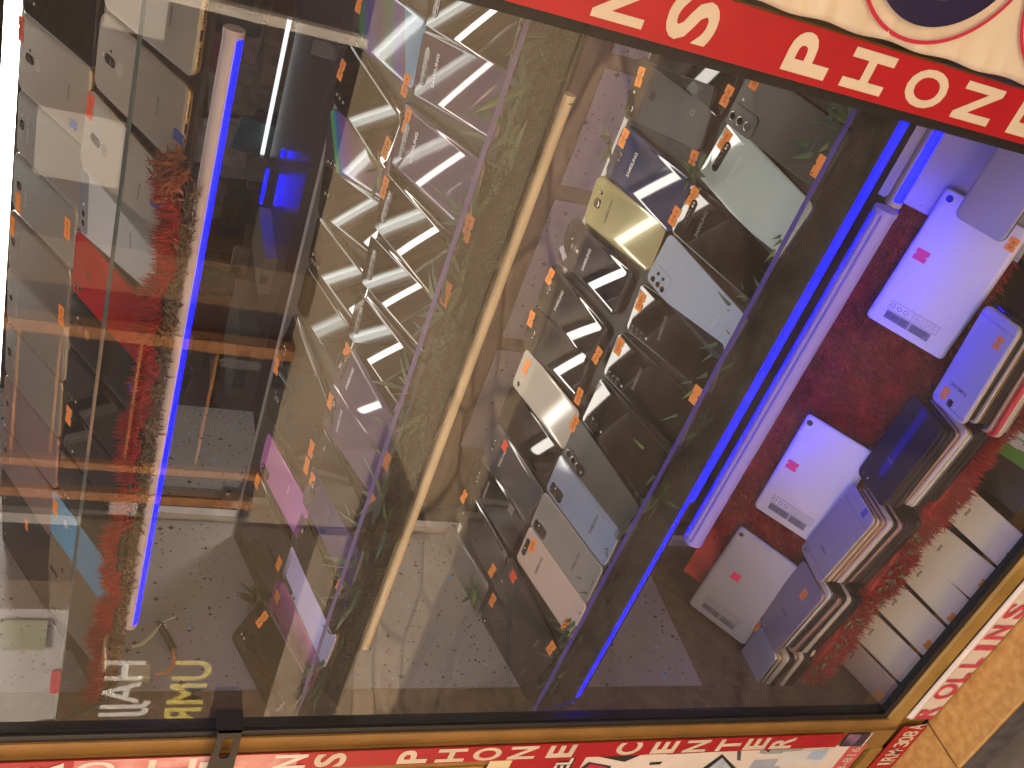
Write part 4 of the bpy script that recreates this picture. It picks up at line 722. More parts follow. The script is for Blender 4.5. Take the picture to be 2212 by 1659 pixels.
KINDS = {
 's10mauve': dict(back=B_mauve, frame=F_gun, cam=h4, logo=[SAM(39)], cv=0.005, r=0.008), 'note8mauve': dict(back=B_mauve, frame=F_gun, cam=h4, logo=[SAM(39)], cv=0.005, r=0.005),
 's10brown': dict(back=B_brown, frame=F_black, cam=h4, cv=0.005, r=0.007), 's10black': dict(back=B_black, frame=F_gun, cam=h4, cv=0.004, r=0.008, logo=[SAM(42, M_logo_dim)]),
 's10white': dict(back=B_white, frame=F_gun, cam=h4, logo=[SAM(44, mat('faint_print', (0.52, 0.58, 0.50), 0.4))], cv=0.004, r=0.008),
 'note9black': dict(back=B_black, frame=F_black, cam=h4, cv=0.005, r=0.006), 'violet': dict(back=B_violet, frame=F_gun, cam=h4, logo=[SAM(70, M_logo_dim)], cv=0.004, r=0.008),
 'prism1': dict(back=PR1, frame=F_blue, cam=[pill(-25, 18, 8, 19, M_module, [L(-25, 13), L(-25, 22)]), FL(-25, 32)], cv=0.003, r=0.009), 'prism2': dict(back=PR2, frame=F_blue, cam=[pill(-26, 18, 8, 19, M_module, [L(-26, 13), L(-26, 22)]), FL(-26, 32)], cv=0.003, r=0.009),
 'brown1': dict(back=B_brown, frame=F_black, cam=[pill(-24, 17, 9, 20, B_brown, [L(-24, 12, 2.6), L(-24, 21, 2.6)]), FL(-24, 31)], cv=0.006, r=0.012), 'brownsq': dict(back=B_brown, frame=F_black, cam=[pill(-20, 21, 22, 30, B_brown, [L(-24, 13), L(-24, 22), L(-24, 31), FL(-15, 13)], 0.6, 5)], cv=0.005, r=0.010),
 'brownv': dict(back=B_brown, frame=F_black, cam=[pill(0, 25, 9, 30, B_brown, [L(0, 16, 2.6), L(0, 25, 2.6)])], cv=0.005, r=0.010), 'blackdots': dict(back=B_black, frame=F_teal, cam=[L(-24, 12, 2.4), L(-24, 20, 2.4), FL(-17, 12), FL(-17, 18)], cv=0.005, r=0.010), 'blacks9': dict(back=B_black, frame=F_gun, cam=[pill(0, 26, 9, 20, M_module, [L(0, 22), L(0, 30)]), FL(8, 18)], logo=[SAM(56, M_logo_dim)], cv=0.005, r=0.009),
 'orchid': dict(back=B_orchid, frame=F_black, cam=[pill(-22, 22, 15, 26, M_module, [L(-24, 14), L(-24, 24), FL(-18, 14), L(-18, 26, 2)], 0.9, 4)], logo=[('Xiaomi', 8, 95, 16, mat('pink_print', (0.62, 0.36, 0.62), 0.4))], cv=0.0025, r=0.009),
 'plainblack': dict(back=B_black, frame=F_black, cv=0.004, r=0.008), 'tealblack': dict(back=B_black, frame=F_teal, cv=0.005, r=0.010),
 'miwhite': dict(back=B_lav, frame=F_cop, cam=[pill(-26, 24, 8, 34, M_module, [L(-26, 13), L(-26, 24), L(-26, 35)]), L(-26, 47, 2.8), FL(-26, 53)], cv=0.004, r=0.009), 'mipink': dict(back=B_pink, frame=F_cop, cam=[pill(-28, 30, 6, 24, M_module, [L(-28, 24, 2.2), L(-28, 34, 2.2)]), L(-28, 48, 2.6), L(-28, 58, 2.6), FL(-28, 66, 1)], logo=[('Mi', 0, 108, 8, mat('magenta_print', (0.20, 0.03, 0.12), 0.4))], cv=0.004, r=0.009),
 'miblack': dict(back=B_black, frame=F_gun, cam=[pill(-27, 22, 10, 30, M_module, [L(-27, 12), L(-27, 22), L(-27, 31)]), L(-27, 44, 3.2), FL(-18, 14), FL(-18, 22)], logo=[('Redmi', -16, 142, 16, M_logo)], cv=0.004, r=0.008),
 'googleblack': dict(back=B_black, frame=F_gun, cv=0.003, r=0.009, logo=[('Google', 0, 52, 14, M_logo_dim)]), 'pixel': dict(back=B_pixel, frame=F_black, cam=[('pad', 0, 16, 69, 30, 7, B_brown, 'glass_window'), L(-24, 12, 4), FL(-4, 10, 2), ('pad', 0, 45, 12, 12, 6, mat('sensor_ring', (0.02, 0.02, 0.02), 0.2), 'fingerprint_pad')], logo=[('G', 0, 122, 8, mat('grey_print', (0.14, 0.14, 0.14), 0.4))], cv=0.0025, r=0.008),
 's8blue': dict(back=B_blue, frame=F_gun, cam=c8, logo=[SAM(44)], cv=0.006, r=0.010), 's7gold': dict(back=B_gold, frame=F_gold, cam=[pill(0, 19, 13, 13, M_module, [L(0, 19, 4.8)], 0.9, 3.5), pill(15, 19, 5, 9, M_module, [FL(15, 17, 1.4)], 0.3, 2)], logo=[SAM(45, M_logo_d)], cv=0.005, r=0.011),
 's9blue': dict(back=B_s9, frame=F_gun, cam=[pill(0, 29, 10.5, 25, M_module, [L(0, 23, 3.2), L(0, 32, 3.2), ('flash', 0, 39, 2.4)], 0.4, 4), FL(9, 20, 1.5)], logo=[SAM(62)], cv=0.006, r=0.010), 's8black': dict(back=B_s8, frame=F_gun, cam=c8, logo=[SAM(46)], cv=0.006, r=0.010), 's8plain': dict(back=B_s8, frame=F_gun, cam=[L(0, 20, 4.0), pill(9, 19, 4, 9, M_module, [], 0.2, 1.8), FL(-8, 21, 1.2)], cv=0.005, r=0.011), 's8grey': dict(back=B_s8b, frame=F_gun, cam=c8, logo=[SAM(46)], cv=0.006, r=0.010),
 'htcwhite': dict(back=B_cream, frame=F_cop, cam=[('pad', 0, 19, 67, 34, 7, gl('cream_glass_window', (0.60, 0.56, 0.50), 0.05), 'glass_window'), L(-22, 16, 4), FL(-12, 18, 1.8), ('pad', 0, 46, 10, 10, 5, mat('cream_sensor', (0.46, 0.41, 0.36), 0.3), 'fingerprint_pad')], cv=0.003, r=0.009), 'notchbrown': dict(back=B_brown, frame=F_black, cv=0.005, r=0.010, cam=[FL(-12, 16, 1)]), 'ltgrey': dict(back=B_ltgrey, frame=F_silv, cam=[pill(-4, 26, 7, 14, M_module, [L(-4, 26, 2.6)], 0.3, 2)], cv=0.004, r=0.009),
 's21': dict(back=B_s21, frame=F_black, cam=[('bump', -22, 24, 26, 46, 6, 1.1, M_mod_s21, [L(-24, 9, 5), L(-24, 22, 5), L(-24, 35, 5)]), FL(-3, 12, 1.7)], logo=[('SAMSUNG', 0, 128, 22, M_logo_d)], cv=0.0015, r=0.009), 'a53': dict(back=B_a53, frame=F_silv, cam=[('bump', -20, 23, 27, 37, 7, 1.0, M_mod_b, [L(-26, 13, 4.2), L(-26, 24, 4.2), L(-26, 34, 4.2), L(-15, 17, 2.5), L(-15, 28, 2.5)])], logo=[('SAMSUNG', 0, 128, 22, mat('pale_print', (0.42, 0.49, 0.60), 0.4))], cv=0.0015, r=0.009),
 'a90': dict(back=B_black, frame=F_gun, cam=[pill(-25, 24, 10, 29, M_module, [L(-25, 14, 3.6), L(-25, 24, 3.6), L(-25, 33, 3.6)]), FL(-25, 42, 1.6)], logo=[SAM(62, M_logo_dim)], cv=0.0028, r=0.009), 'glossycam': dict(back=B_black, frame=F_gun, cam=[pill(-23, 24, 9, 30, M_module, [L(-23, 13, 3), L(-23, 23, 3), L(-23, 33, 3)]), FL(-23, 44)], cv=0.003, r=0.008),
 'fold': dict(back=B_fold, frame=F_black, cam=[pill(-19, 31, 15, 50, mat('black_island', (0.014, 0.014, 0.014), 0.25), [L(-19, 14, 5.4), L(-19, 27, 5.4), L(-19, 40, 5.4), FL(-19, 50, 1.6)], 1.6, 7)], cv=0.0015, r=0.005, th=0.012), 'a51blue': dict(back=B_a51b, frame=F_silv, cam=[('bump', -20, 24, 18, 31, 5, 1.0, M_module, [L(-24, 14, 2.5), L(-24, 24, 3), L(-24, 34, 2.5), FL(-16, 20, 1.6), L(-16, 32, 2.5)])], logo=[SAM(112, M_logo_d)], cv=0.0025, r=0.009), 'a51grey': dict(back=B_a51g, frame=F_silv, cam=[('bump', -20, 24, 18, 31, 5, 1.0, M_module, [L(-24, 14, 2.5), L(-24, 24, 3), L(-24, 34, 2.5), FL(-16, 20, 1.6), L(-16, 32, 2.5)])], logo=[SAM(112, M_logo_d)], cv=0.0025, r=0.009),
 'a80': dict(back=B_peach, frame=F_rose, cam=[pill(0, 11, 32, 9.5, M_module, [L(-10, 11, 3), FL(-2, 11), L(8, 11, 3)])], logo=[SAM(50, M_logo_d)], cv=0.003, r=0.008), 's20u': dict(back=B_ash, frame=F_black, cam=[L(-22, 13, 4.6), L(-22, 26, 4.6), L(-22, 39, 4.6), L(-10, 19, 3.8), L(-10, 32, 3), FL(-10, 11, 1.6)], logo=[('SAMSUNG', 0, 128, 18, M_logo_dim)], cv=0.003, r=0.005), 'ashsq': dict(back=B_ash, frame=F_gun, cam=[('bump', -20, 23, 17, 32, 4, 1.0, M_module, [L(-22, 13, 2.5), L(-22, 24, 2.5), FL(-17, 14)])], logo=[('SAMSUNG', 0, 130, 18, M_logo_dim)], cv=0.003, r=0.009),
 'mate': dict(back=B_hw, frame=F_gold, cam=[pill(0, 27, 9, 20, M_module, [L(0, 22, 3), L(0, 32, 3)]), FL(0, 13, 1.8), ('pad', 0, 46, 13, 13, 6.4, B_hw2, 'fingerprint_pad'), pill(9, 27, 3, 5, M_module, [], 0.1, 1)], logo=[('HUAWEI', 0, 118, 16, M_logo_d)], port=1, cv=0.004, r=0.010), 'mate2': dict(back=B_hw2, frame=F_gold, cam=[pill(0, 27, 9, 20, M_module, [L(0, 22, 3), L(0, 32, 3)]), FL(0, 13, 1.8), ('pad', 0, 46, 13, 13, 6.4, B_hw, 'fingerprint_pad')], logo=[('HUAWEI', 0, 118, 16, M_logo_d)], port=1, cv=0.004, r=0.010),
 'p10': dict(back=B_hwhite, frame=F_gold, cam=[('pad', 0, 11, 66, 20, 5, mat('grey_glass_window', (0.22, 0.24, 0.26), 0.06), 'glass_window'), L(-22, 11, 3.6), L(-12, 11, 3.6), FL(-2, 11)], logo=[('HUAWEI', 0, 110, 15, M_logo_d)], port=1, cv=0.003, r=0.009), 'redphone': dict(back=B_red, frame=F_rose, cam=[L(-24, 10, 3.4), L(-24, 21, 3.4), ('pad', 0, 36, 14, 14, 7, mat('red_sensor', (0.25, 0.01, 0.015), 0.2), 'fingerprint_pad')], cv=0.003, r=0.009),
 'samgrey': dict(back=B_sgrey, frame=F_gold, cam=[pill(0, 13, 10, 10, M_module, [L(0, 13, 3.4)], 0.7, 3), FL(11, 13, 1.4)], logo=[SAM(28)], cv=0.004, r=0.010), 'samgreen': dict(back=B_green, frame=F_silv, cam=[pill(0, 16, 10, 10, M_module, [L(0, 16, 3.4)], 0.7, 3), FL(11, 16, 1.4)], logo=[SAM(34)], cv=0.004, r=0.010, port=1), 'samdark': dict(back=B_dkgrey, frame=F_silv, cam=[pill(0, 13, 10, 10, M_module, [L(0, 13, 3.4)], 0.7, 3), FL(11, 13, 1.4)], logo=[SAM(28, M_logo_dim)], cv=0.004, r=0.010),
 'samnote': dict(back=B_sgrey, frame=F_cream, cam=[L(0, 13, 4), FL(9, 13)], logo=[SAM(28)], cv=0.004, r=0.009), 'rose': dict(back=B_rosed, frame=F_rose, cam=[L(0, 13, 4), FL(10, 13)], logo=[('SAMSUNG', 0, 30, 22, M_logo)], cv=0.004, r=0.009, port=1), 'nero': dict(back=B_nero, frame=F_black, cam=[L(-20, 12, 2.6), FL(-12, 12)], cv=0.003, r=0.009), 'darkhw': dict(back=B_ash, frame=F_gold, cam=[pill(0, 24, 9, 18, M_module, [L(0, 19, 2.8), L(0, 29, 2.8)]), ('pad', 0, 42, 12, 12, 6, F_gold, 'fingerprint_pad'), FL(9, 20)], cv=0.004, r=0.010, port=1),
 'blackcam': dict(back=B_black, frame=F_black, cam=[L(-24, 12, 2.8), L(-24, 20, 2.8), FL(-24, 28)], cv=0.003, r=0.009), 'sky': dict(back=B_sky, frame=F_silv, cam=[('pad', 10, 44, 11, 11, 5.4, mat('pale_sensor', (0.42, 0.62, 0.72), 0.2), 'fingerprint_pad')], cv=0.003, r=0.010), 'bronze': dict(back=B_bronze, frame=F_gold, cam=[pill(-22, 18, 7, 22, M_module, [L(-22, 12, 2.6), L(-22, 22, 2.6)]), FL(-22, 32), L(0, 40, 4)], cv=0.003, r=0.009), 'taupe': dict(back=B_sgrey, frame=F_silv, cam=[L(-22, 13, 2.8), L(-22, 21, 2.8)], cv=0.003, r=0.009),
 'vivo': dict(back=B_vivo, frame=F_gold, logo=[('vivo', 0, 62, 15, M_logo_d)], cam=[('line', -999, 143, F_cream)], cv=0.0035, r=0.009), 'vivorose': dict(back=B_vrose, frame=F_rose, logo=[('vivo', 0, 62, 15, M_logo_d)], cam=[('line', -999, 143, F_rose)], cv=0.0035, r=0.009), 'flatblack': dict(back=mat('scuffed_black_back', (0.018, 0.016, 0.013), 0.4, noise=0.3), frame=F_black, cv=0.002, r=0.009),
 'tablet': dict(back=B_tab, frame=F_gun, cam=[L(-49, 12, 5), FL(-49, 23, 2.2)], cv=0.008, r=0.006, th=0.009), 'tabletg': dict(back=B_tabg, frame=F_gun, cam=[L(-49, 12, 4), FL(-49, 22, 2)], cv=0.008, r=0.006, th=0.009),
 'stk_sams': dict(back=metalm('brushed_silver_back', (0.45, 0.43, 0.46), 0.38, 0.4), frame=F_cream, cam=[pill(0, 14, 10, 10, M_lens, [L(0, 14, 3.6)], 0.8, 3), FL(-11, 14, 1.8), ('line', -999, 8, F_gun), ('line', -999, 138, F_gun)], logo=[SAM(37, M_logo_d)], cv=0.004, r=0.010), 'stk_black': dict(back=gl('navy_mirror_back', (0.012, 0.014, 0.03), 0.10, 1.16), frame=F_black, cam=[L(24, 11, 3.4), FL(14, 11, 1.4)], logo=[('vivo', 0, 60, 12, M_logo_dim)], cv=0.003, r=0.011),
 'stk_vivo': dict(back=metalm('pale_metal_back', (0.36, 0.33, 0.36), 0.36, 0.4), frame=F_gold, cam=[L(25, 9, 3.2), FL(15, 9, 1.2), ('line', -999, 17, M_logo_d), ('line', -999, 134, M_logo_d)], logo=[('vivo', 0, 42, 15, M_logo_d)], cv=0.004, r=0.010), 'stk_oppo': dict(back=metalm('dim_violet_back', (0.28, 0.25, 0.30), 0.33, 0.4), frame=F_rose, cam=[L(27, 10, 3.4), FL(14, 10, 1.3)], logo=[('oppo', 0, 66, 19, M_logo_dim)], cv=0.003, r=0.009), 'stk_fruit': dict(back=metalm('space_silver_back', (0.40, 0.40, 0.43), 0.36, 0.5), frame=F_silv, cam=[L(26, 7, 3.4), FL(15, 7, 1.8), ('line', -999, 14, M_logo)], logo=[('APPLE', 0, 32, 12, M_logo_d)], cv=0.003, r=0.010),
 'edge_gold': dict(back=B_hw2, frame=F_gold, cv=0.003, r=0.009, th=0.0078), 'edge_cream': dict(back=B_cream, frame=F_cream, cv=0.003, r=0.009, th=0.0082), 'edge_black': dict(back=B_black, frame=F_black, cv=0.003, r=0.009, th=0.0090), 'edge_rose': dict(back=B_rose, frame=F_rose, cv=0.003, r=0.009, th=0.0078), 'edge_silver': dict(back=B_hwhite, frame=F_silv, cv=0.003, r=0.009, th=0.0080), 'edge_red': dict(back=B_red, frame=mat('coral_frame', (0.62, 0.06, 0.08), 0.35), cv=0.003, r=0.009), 'edge_violet': dict(back=metalm('satin_grey_back', (0.36, 0.35, 0.38), 0.4, 0.4), frame=F_gun, cv=0.004, r=0.010),
}
def frame_from(P, TL, TR, ln, th, wmin=0.069, wmax=0.083):
    A = P.hit(*TL, 0.0); B = P.hit(*TR, 0.0); w_ = (B - A).length + 0.0052; mid = (A + B) / 2
    x = (B - A).normalized(); z = P.n; y = z.cross(x); mid = mid + y * 0.0028; w2 = min(max(w_, wmin), wmax)
    c = mid - y * (ln / 2) - z * th
    return Matrix(((x.x, y.x, z.x, c.x), (x.y, y.y, z.y, c.y), (x.z, y.z, z.z, c.z), (0, 0, 0, 1))), w2, w_
O = M_orange
def row(P, group, items, cat='phone'):
    for TL, TR, ln, kind, label, st in items:
        M, w2, wr = frame_from(P, TL, TR, ln * 0.001 + 0.003, KINDS[kind].get('th', 0.008)); make_phone(label, M, w2, ln * 0.001 + 0.003, kind, st, group, cat)
        print('%-12s w=%.1f x=%.3f' % (kind, wr * 1000, M.translation.x))
def S_(u, v, tx=None, m=None, w_=21, h_=11, ang=0): return (u, v, w_, h_, ang, m or O, tx)
def S_(u, v, tx=None, m=None, w_=24, h_=13, ang=0): return (u, v, w_, h_, ang, m or O, tx)
# ---- lower shelf, row at the back (towards the shop)
row(P3, 'phones in the back row of the lower shelf', [
 ((1404, 126), (1440, 38), 148, 'googleblack', 'glossy black phone half hidden behind the red PHONE sign strip', [S_(1570, 207, '64GB')]),
 ((1348, 250), (1382, 126), 150, 'pixel', 'charcoal two tone phone with a round fingerprint pad, below the red strip', [S_(1382, 166, 'P3XL'), S_(1496, 347, '64/4')]),
 ((1307, 374), (1350, 270), 149, 's8blue', 'steel blue glass phone left of the charcoal two tone phone', [S_(1347, 298, 'S8+'), S_(1457, 467, '64/4')]),
 ((1261, 474), (1292, 381), 151, 's7gold', 'olive gold phone with a square lens on the lower shelf', []),
 ((1203, 556), (1234, 472), 148, 's9blue', 'midnight blue mirror phone with upright double lens, next to the olive gold phone', [S_(1216, 546, None, M_silverst, 20, 10, 60)]),
 ((1159, 650), (1194, 570), 149, 's8black', 'black glass phone with orange stickers at two corners, beside the midnight blue one', [S_(1188, 597, 'S8+'), S_(1290, 768, '64/4')]),
 ((1128, 746), (1151, 666), 149, 's8plain', 'dark grey phone with one round lens between a black and a cream phone', [S_(1147, 689, 'S7'), S_(1250, 856, 'S8/4')]),
 ((1108, 828), (1136, 756), 154, 'htcwhite', 'cream white phone on the lower shelf, the only cream one in its back row', [S_(1137, 792), S_(1240, 915, '64/4')]),
 ((1077, 906), (1103, 838), 150, 'plainblack', 'glossy black phone with a white streak, left of the cream white phone', []),
 ((1043, 983), (1074, 914), 150, 's8grey', 'blue grey mirror phone with a red orange sticker near its lens', [S_(1090, 963, None, M_redst, 17, 14)]),
 ((1012, 1052), (1037, 986), 150, 's8black', 'brownish black phone carrying a pale tag in its lower half, two from the far end', [(1104, 1100, 15, 14, 0, mat('pale_tag', (0.16, 0.16, 0.16), 0.5), None)]),
 ((986, 1112), (1012, 1058), 150, 'notchbrown', 'dark brown mirror phone beside the small leaf sprig', [S_(1002, 1073), S_(1063, 1233), (1090, 1196, 12, 14, 0, mat('pale_tag', (0.16, 0.16, 0.16), 0.5), None)]),
 ((948, 1194), (971, 1134), 142, 'ltgrey', 'dusty grey phone alone at the far end of the lower shelf', []),
])
row(P3, 'phones in the front row of the lower shelf', [
 ((1574, 252), (1622, 150), 158, 's21', 'graphite matte phone with a big three lens corner, under the red strip', [S_(1634, 170, 'S21'), S_(1769, 360)]),
 ((1509, 377), (1576, 262), 158, 's10white', 'pearl white phone with a black lens bar on the lower shelf', [S_(1565, 303, 'S10+')]),
 ((1450, 500), (1495, 397), 158, 's10black', 'black phone with lens bar right beside the pale blue five lens phone', [S_(1496, 425, 'S10+')]),
 ((1398, 600), (1447, 508), 160, 'a53', 'pale blue matte phone with five lenses on the lower shelf', []),
 ((1353, 711), (1386, 613), 165, 'a90', 'black mirror phone with A90 sticker, directly left of the pale blue phone', [S_(1383, 652, 'A90')]),
 ((1304, 806), (1338, 720), 165, 'a90', 'second black mirror phone with A90 sticker, farther from the pale blue phone', [S_(1337, 748, 'A90'), S_(1502, 853)]),
 ((1257, 907), (1299, 816), 160, 'glossycam', 'black glass phone between the A90 phones and the slate grey one', []),
 ((1215, 980), (1252, 912), 158, 'fold', 'slate grey thick phone with a raised island of three large lenses', []),
 ((1181, 1055), (1211, 984), 158, 'a51blue', 'light blue phone with a dark rectangular lens block', []),
 ((1146, 1135), (1175, 1065), 158, 'a51grey', 'silver grey phone with a dark rectangular lens block', []),
 ((1117, 1205), (1144, 1141), 160, 'a80', 'peach phone with a gold rimmed lens bar on the lower shelf', [S_(1150, 1179, 'A80'), S_(1222, 1351)]),
 ((1067, 1266), (1104, 1209), 164, 's20u', 'black phone with a cluster of five lenses and a red sticker', [S_(1108, 1245, None, M_redst, 17, 16), S_(1190, 1400, 'S20')]),
 ((1034, 1346), (1063, 1281), 160, 'ashsq', 'black phone with raised square lens block at the far end of the front row', [S_(1064, 1297)]),
])
# ---- middle shelf
row(P2, 'phones in the back row of the middle shelf', [
 ((756, 82), (783, -50), 156, 'prism1', 'rainbow blue phone at the near end of the middle shelf', [S_(776, 4), S_(876, 184, '64/4')]),
 ((716, 214), (753, 90), 158, 'brown1', 'brown mirror phone between the two rainbow phones', [S_(737, 151, 'A20'), S_(834, 320, '128')]),
 ((700, 350), (713, 242), 156, 'prism2', 'rainbow green and violet phone on the middle shelf', []),
 ((687, 458), (700, 362), 156, 'brownv', 'brown mirror phone next to the green violet rainbow phone', []),
 ((665, 567), (687, 467), 157, 'brownsq', 'dark mirror phone with a square lens patch on the middle shelf', []),
 ((642, 664), (663, 577), 155, 'plainblack', 'plain black mirror phone behind the teal rimmed one', []),
 ((599, 762), (638, 675), 155, 'blackdots', 'black phone with bright teal rim in the back row', []),
 ((573, 915), (597, 774), 156, 'blacks9', 'blue black phone leaning above the orchid pink phone', [S_(597, 791), S_(672, 970), S_(662, 1006)]),
 ((562, 1006), (577, 942), 156, 'orchid', 'bright orchid pink phone on the middle shelf', []),
 ((536, 1085), (556, 1022), 154, 'plainblack', 'black phone with an orange top sticker beyond the orchid pink one', [S_(555, 1040), S_(602, 1218)]),
 ((519, 1151), (534, 1085), 152, 'tealblack', 'last black phone with dark teal edge at the star papered wall', []),
])
row(P2, 'phones in the front row of the middle shelf', [
 ((917, 52), (945, -80), 158, 's10brown', 'dark mirror phone cut off by the upper picture edge', []),
 ((890, 206), (916, 62), 158, 's10mauve', 'mauve phone with lens bar, nearest one fully seen on the middle shelf', []),
 ((845, 355), (875, 224), 160, 'note8mauve', 'mauve phone with Note 8 sticker over its lens bar', [S_(878, 261, 'Note 8', None, 27, 12), S_(1010, 493, '64/4', None, 27, 14)]),
 ((806, 492), (838, 370), 158, 's10brown', 'brown mirror phone with an orange sticker beside its lens bar', [S_(830, 405, 'Note 9', None, 25, 12)]),
 ((779, 612), (803, 503), 158, 's10brown', 'third brown mirror phone of the front row, two orange stickers by the lip', [S_(968, 622, None, None, 11, 13), S_(960, 646, '64', None, 14, 13)]),
 ((750, 726), (777, 621), 158, 's10brown', 'brown mirror phone just before the mauve phone with the diamond shaped sticker', []),
 ((717, 815), (746, 732), 158, 'note8mauve', 'mauve phone with a diamond shaped orange sticker at its corner', [S_(749, 758, None, None, 18, 14)]),
 ((698, 914), (716, 833), 157, 's10mauve', 'mauve phone with a sticker at the lens bar and another at the lip', [S_(713, 867, None, None, 20, 12), S_(834, 995, None, None, 22, 15)]),
 ((674, 999), (699, 928), 158, 'note9black', 'black brown phone with a squared lens bar between mauve and violet phones', [S_(801, 1080, None, None, 22, 15)]),
 ((653, 1085), (673, 1010), 158, 'violet', 'deep violet phone on the middle shelf', [S_(674, 1037, None, None, 20, 14)]),
 ((627, 1172), (654, 1104), 158, 'note9black', 'black phone between the violet and the lavender white phone', [S_(733, 1268, None, None, 20, 14)]),
 ((610, 1242), (630, 1181), 158, 'miwhite', 'lavender white phone with a tall lens column', []),
 ((583, 1301), (599, 1250), 158, 'mipink', 'magenta pink phone at the far end of the middle shelf', [S_(598, 1290, None, None, 20, 14), S_(663, 1470, None, None, 20, 14)]),
])
# the phone standing turned at the far end of the middle shelf
A = onX(497, 1378, -1.145); Bt = onX(585, 1553, -1.145); y = (A - Bt).normalized(); q = ray(576, 1322).normalized(); tq = q.dot(A) + math.sqrt(max(q.dot(A) ** 2 - A.length_squared + 0.077 ** 2, 0)) * -1; B = q * tq
x = (B - A); x = (x - y * x.dot(y)).normalized(); z = x.cross(y); ln13 = 0.156; c = A + x * 0.0385 - y * (ln13 / 2 - 0.002) - z * 0.008
print('askew', [round(t, 3) for t in z], [round(t, 3) for t in B], round((A - Bt).length, 3))
make_phone('black phone turned askew in front at the far end, with a tall lens column', Matrix(((x.x, y.x, z.x, c.x), (x.y, y.y, z.y, c.y), (x.z, y.z, z.z, c.z), (0, 0, 0, 1))), 0.077, ln13, 'miblack', [S_(566, 1338, 'N10', None, 24, 12)], None, 'phone')
# ---- top shelf
row(P1, 'phones in the back row of the top shelf', [
 ((50, 22), (56, -150), 156, 'blackcam', 'black phone partly out of view at the near end of the top shelf', []),
 ((41, 190), (46, 25), 156, 'mate', 'champagne phone with a red sticker at the near end of the back row', [S_(45, 62, '4/64', M_redst, 26, 12), S_(158, 268, None, M_bluest, 9, 16)]),
 ((37, 325), (41, 195), 154, 'samgrey', 'taupe phone with silver letters behind the gold sticker phone', []),
 ((29, 450), (32, 330), 152, 'samgreen', 'warm grey phone with white frame and an orange sticker on its lower corner', [S_(39, 438), S_(145, 494, '3/16')]),
 ((19, 572), (22, 455), 152, 'samdark', 'dark taupe phone with an orange sticker at its top corner', [S_(26, 487)]),
 ((16, 690), (17, 578), 152, 'samnote', 'brown grey phone with cream frame in the middle of the top back row', [S_(132, 681, '3/16')]),
 ((12, 806), (14, 694), 152, 'samgrey', 'plain taupe phone left of the cream framed one', []),
 ((8, 912), (10, 812), 152, 'rose', 'brownish rose phone on the top shelf', []),
 ((3, 1008), (7, 916), 152, 'rose', 'darker rose phone beside the black ones', []),
 ((4, 1090), (4, 1012), 154, 'nero', 'soft black phone next to the rose phones', []),
 ((6, 1166), (5, 1092), 154, 'nero', 'last soft black phone of the top back row', [S_(57, 1134, None, None, 17, 8)]),
])
row(P1, 'phones in the front row of the top shelf', [
 ((225, 12), (240, -160), 158, 'mate2', 'pale gold phone cut by the picture edge at the near end of the top front row'.replace('the top', 'top'), []),
 ((204, 182), (220, 28), 158, 'mate', 'champagne phone with a blue tag at its foot', [S_(385, 296, None, M_bluest, 10, 18)]),
 ((172, 352), (193, 194), 158, 'mate2', 'pale gold phone with a red 4/64 sticker in the top front row', [S_(194, 230, '4x64', M_redst, 25, 13)]),
 ((171, 497), (175, 362), 155, 'p10', 'white silver phone with grey glass window beside the red phone', [S_(334, 442, None, M_bluest, 6, 18)]),
 ((155, 622), (165, 500), 154, 'redphone', 'bright red phone on the top shelf', []),
 ((149, 742), (155, 628), 154, 'darkhw', 'dark grey phone with a gold fingerprint ring left of the red phone', []),
 ((141, 856), (150, 750), 154, 'blackcam', 'black phone with round lenses left of the grey ringed phone', [S_(288, 843, None, M_bluest, 8, 20)]),
 ((135, 957), (144, 866), 154, 'blackcam', 'black phone with an orange sticker at its top edge on the top shelf', [S_(148, 898)]),
 ((127, 1062), (134, 968), 154, 'blackcam', 'black phone directly right of the sky blue phone', []),
 ((107, 1142), (112, 1062), 154, 'sky', 'sky blue phone with a round pale sensor', [S_(119, 1096), S_(229, 1258)]),
 ((104, 1233), (110, 1148), 154, 'bronze', 'bronze phone left of the sky blue phone', []),
 ((107, 1305), (105, 1240), 152, 'taupe', 'dim taupe phone at the far end of the top front row', []),
])
# ---- row on the floor of the window
G = 'phones lying in a row behind the sill'
def floor_phone(BL, BR, ln, kind, label, st):
    A = PV.hit(*BL, 0); B = PV.hit(*BR, 0); x = (B - A).normalized(); z = PV.n; y = z.cross(x); w2 = (B - A).length - 0.0008; c = (A + B) / 2 + y * (ln / 2) - z * 0.0075
    print('floor %s w=%.1f' % (kind, w2 * 1000)); make_phone(label, Matrix(((x.x, y.x, z.x, c.x), (x.y, y.y, z.y, c.y), (x.z, y.z, z.z, c.z), (0, 0, 0, 1))), w2, ln, kind, st, G)
W = lambda u, v, m=None: (u, v, 17, 14, 0, m or O, None)
floor_phone((2218, 1166), (2272, 1104), 0.155, 'vivo', 'silver gold phone with a blue tag, nearest of its kind to the black case', [(2182, 1207, 17, 12, 60, mat('steel_blue_tag', (0.10, 0.20, 0.32), 0.5), None)]) if False else None
floor_phone((2163, 1233), (2224, 1168), 0.155, 'vivo', 'silver gold phone with a blue tag, next to the black case', [(2184, 1206, 18, 12, 50, mat('steel_blue_tag', (0.10, 0.20, 0.32), 0.5), None)])
floor_phone((2108, 1305), (2161, 1236), 0.155, 'vivo', 'silver gold phone with an orange sticker, second from the black case', [W(2126, 1264), W(1997, 1121)])
floor_phone((2054, 1360), (2105, 1308), 0.155, 'vivo', 'middle silver gold phone of the sill row', [W(2058, 1336)])
floor_phone((1998, 1423), (2051, 1364), 0.155, 'vivo', 'silver gold phone fourth along the sill row', [W(2006, 1394)])
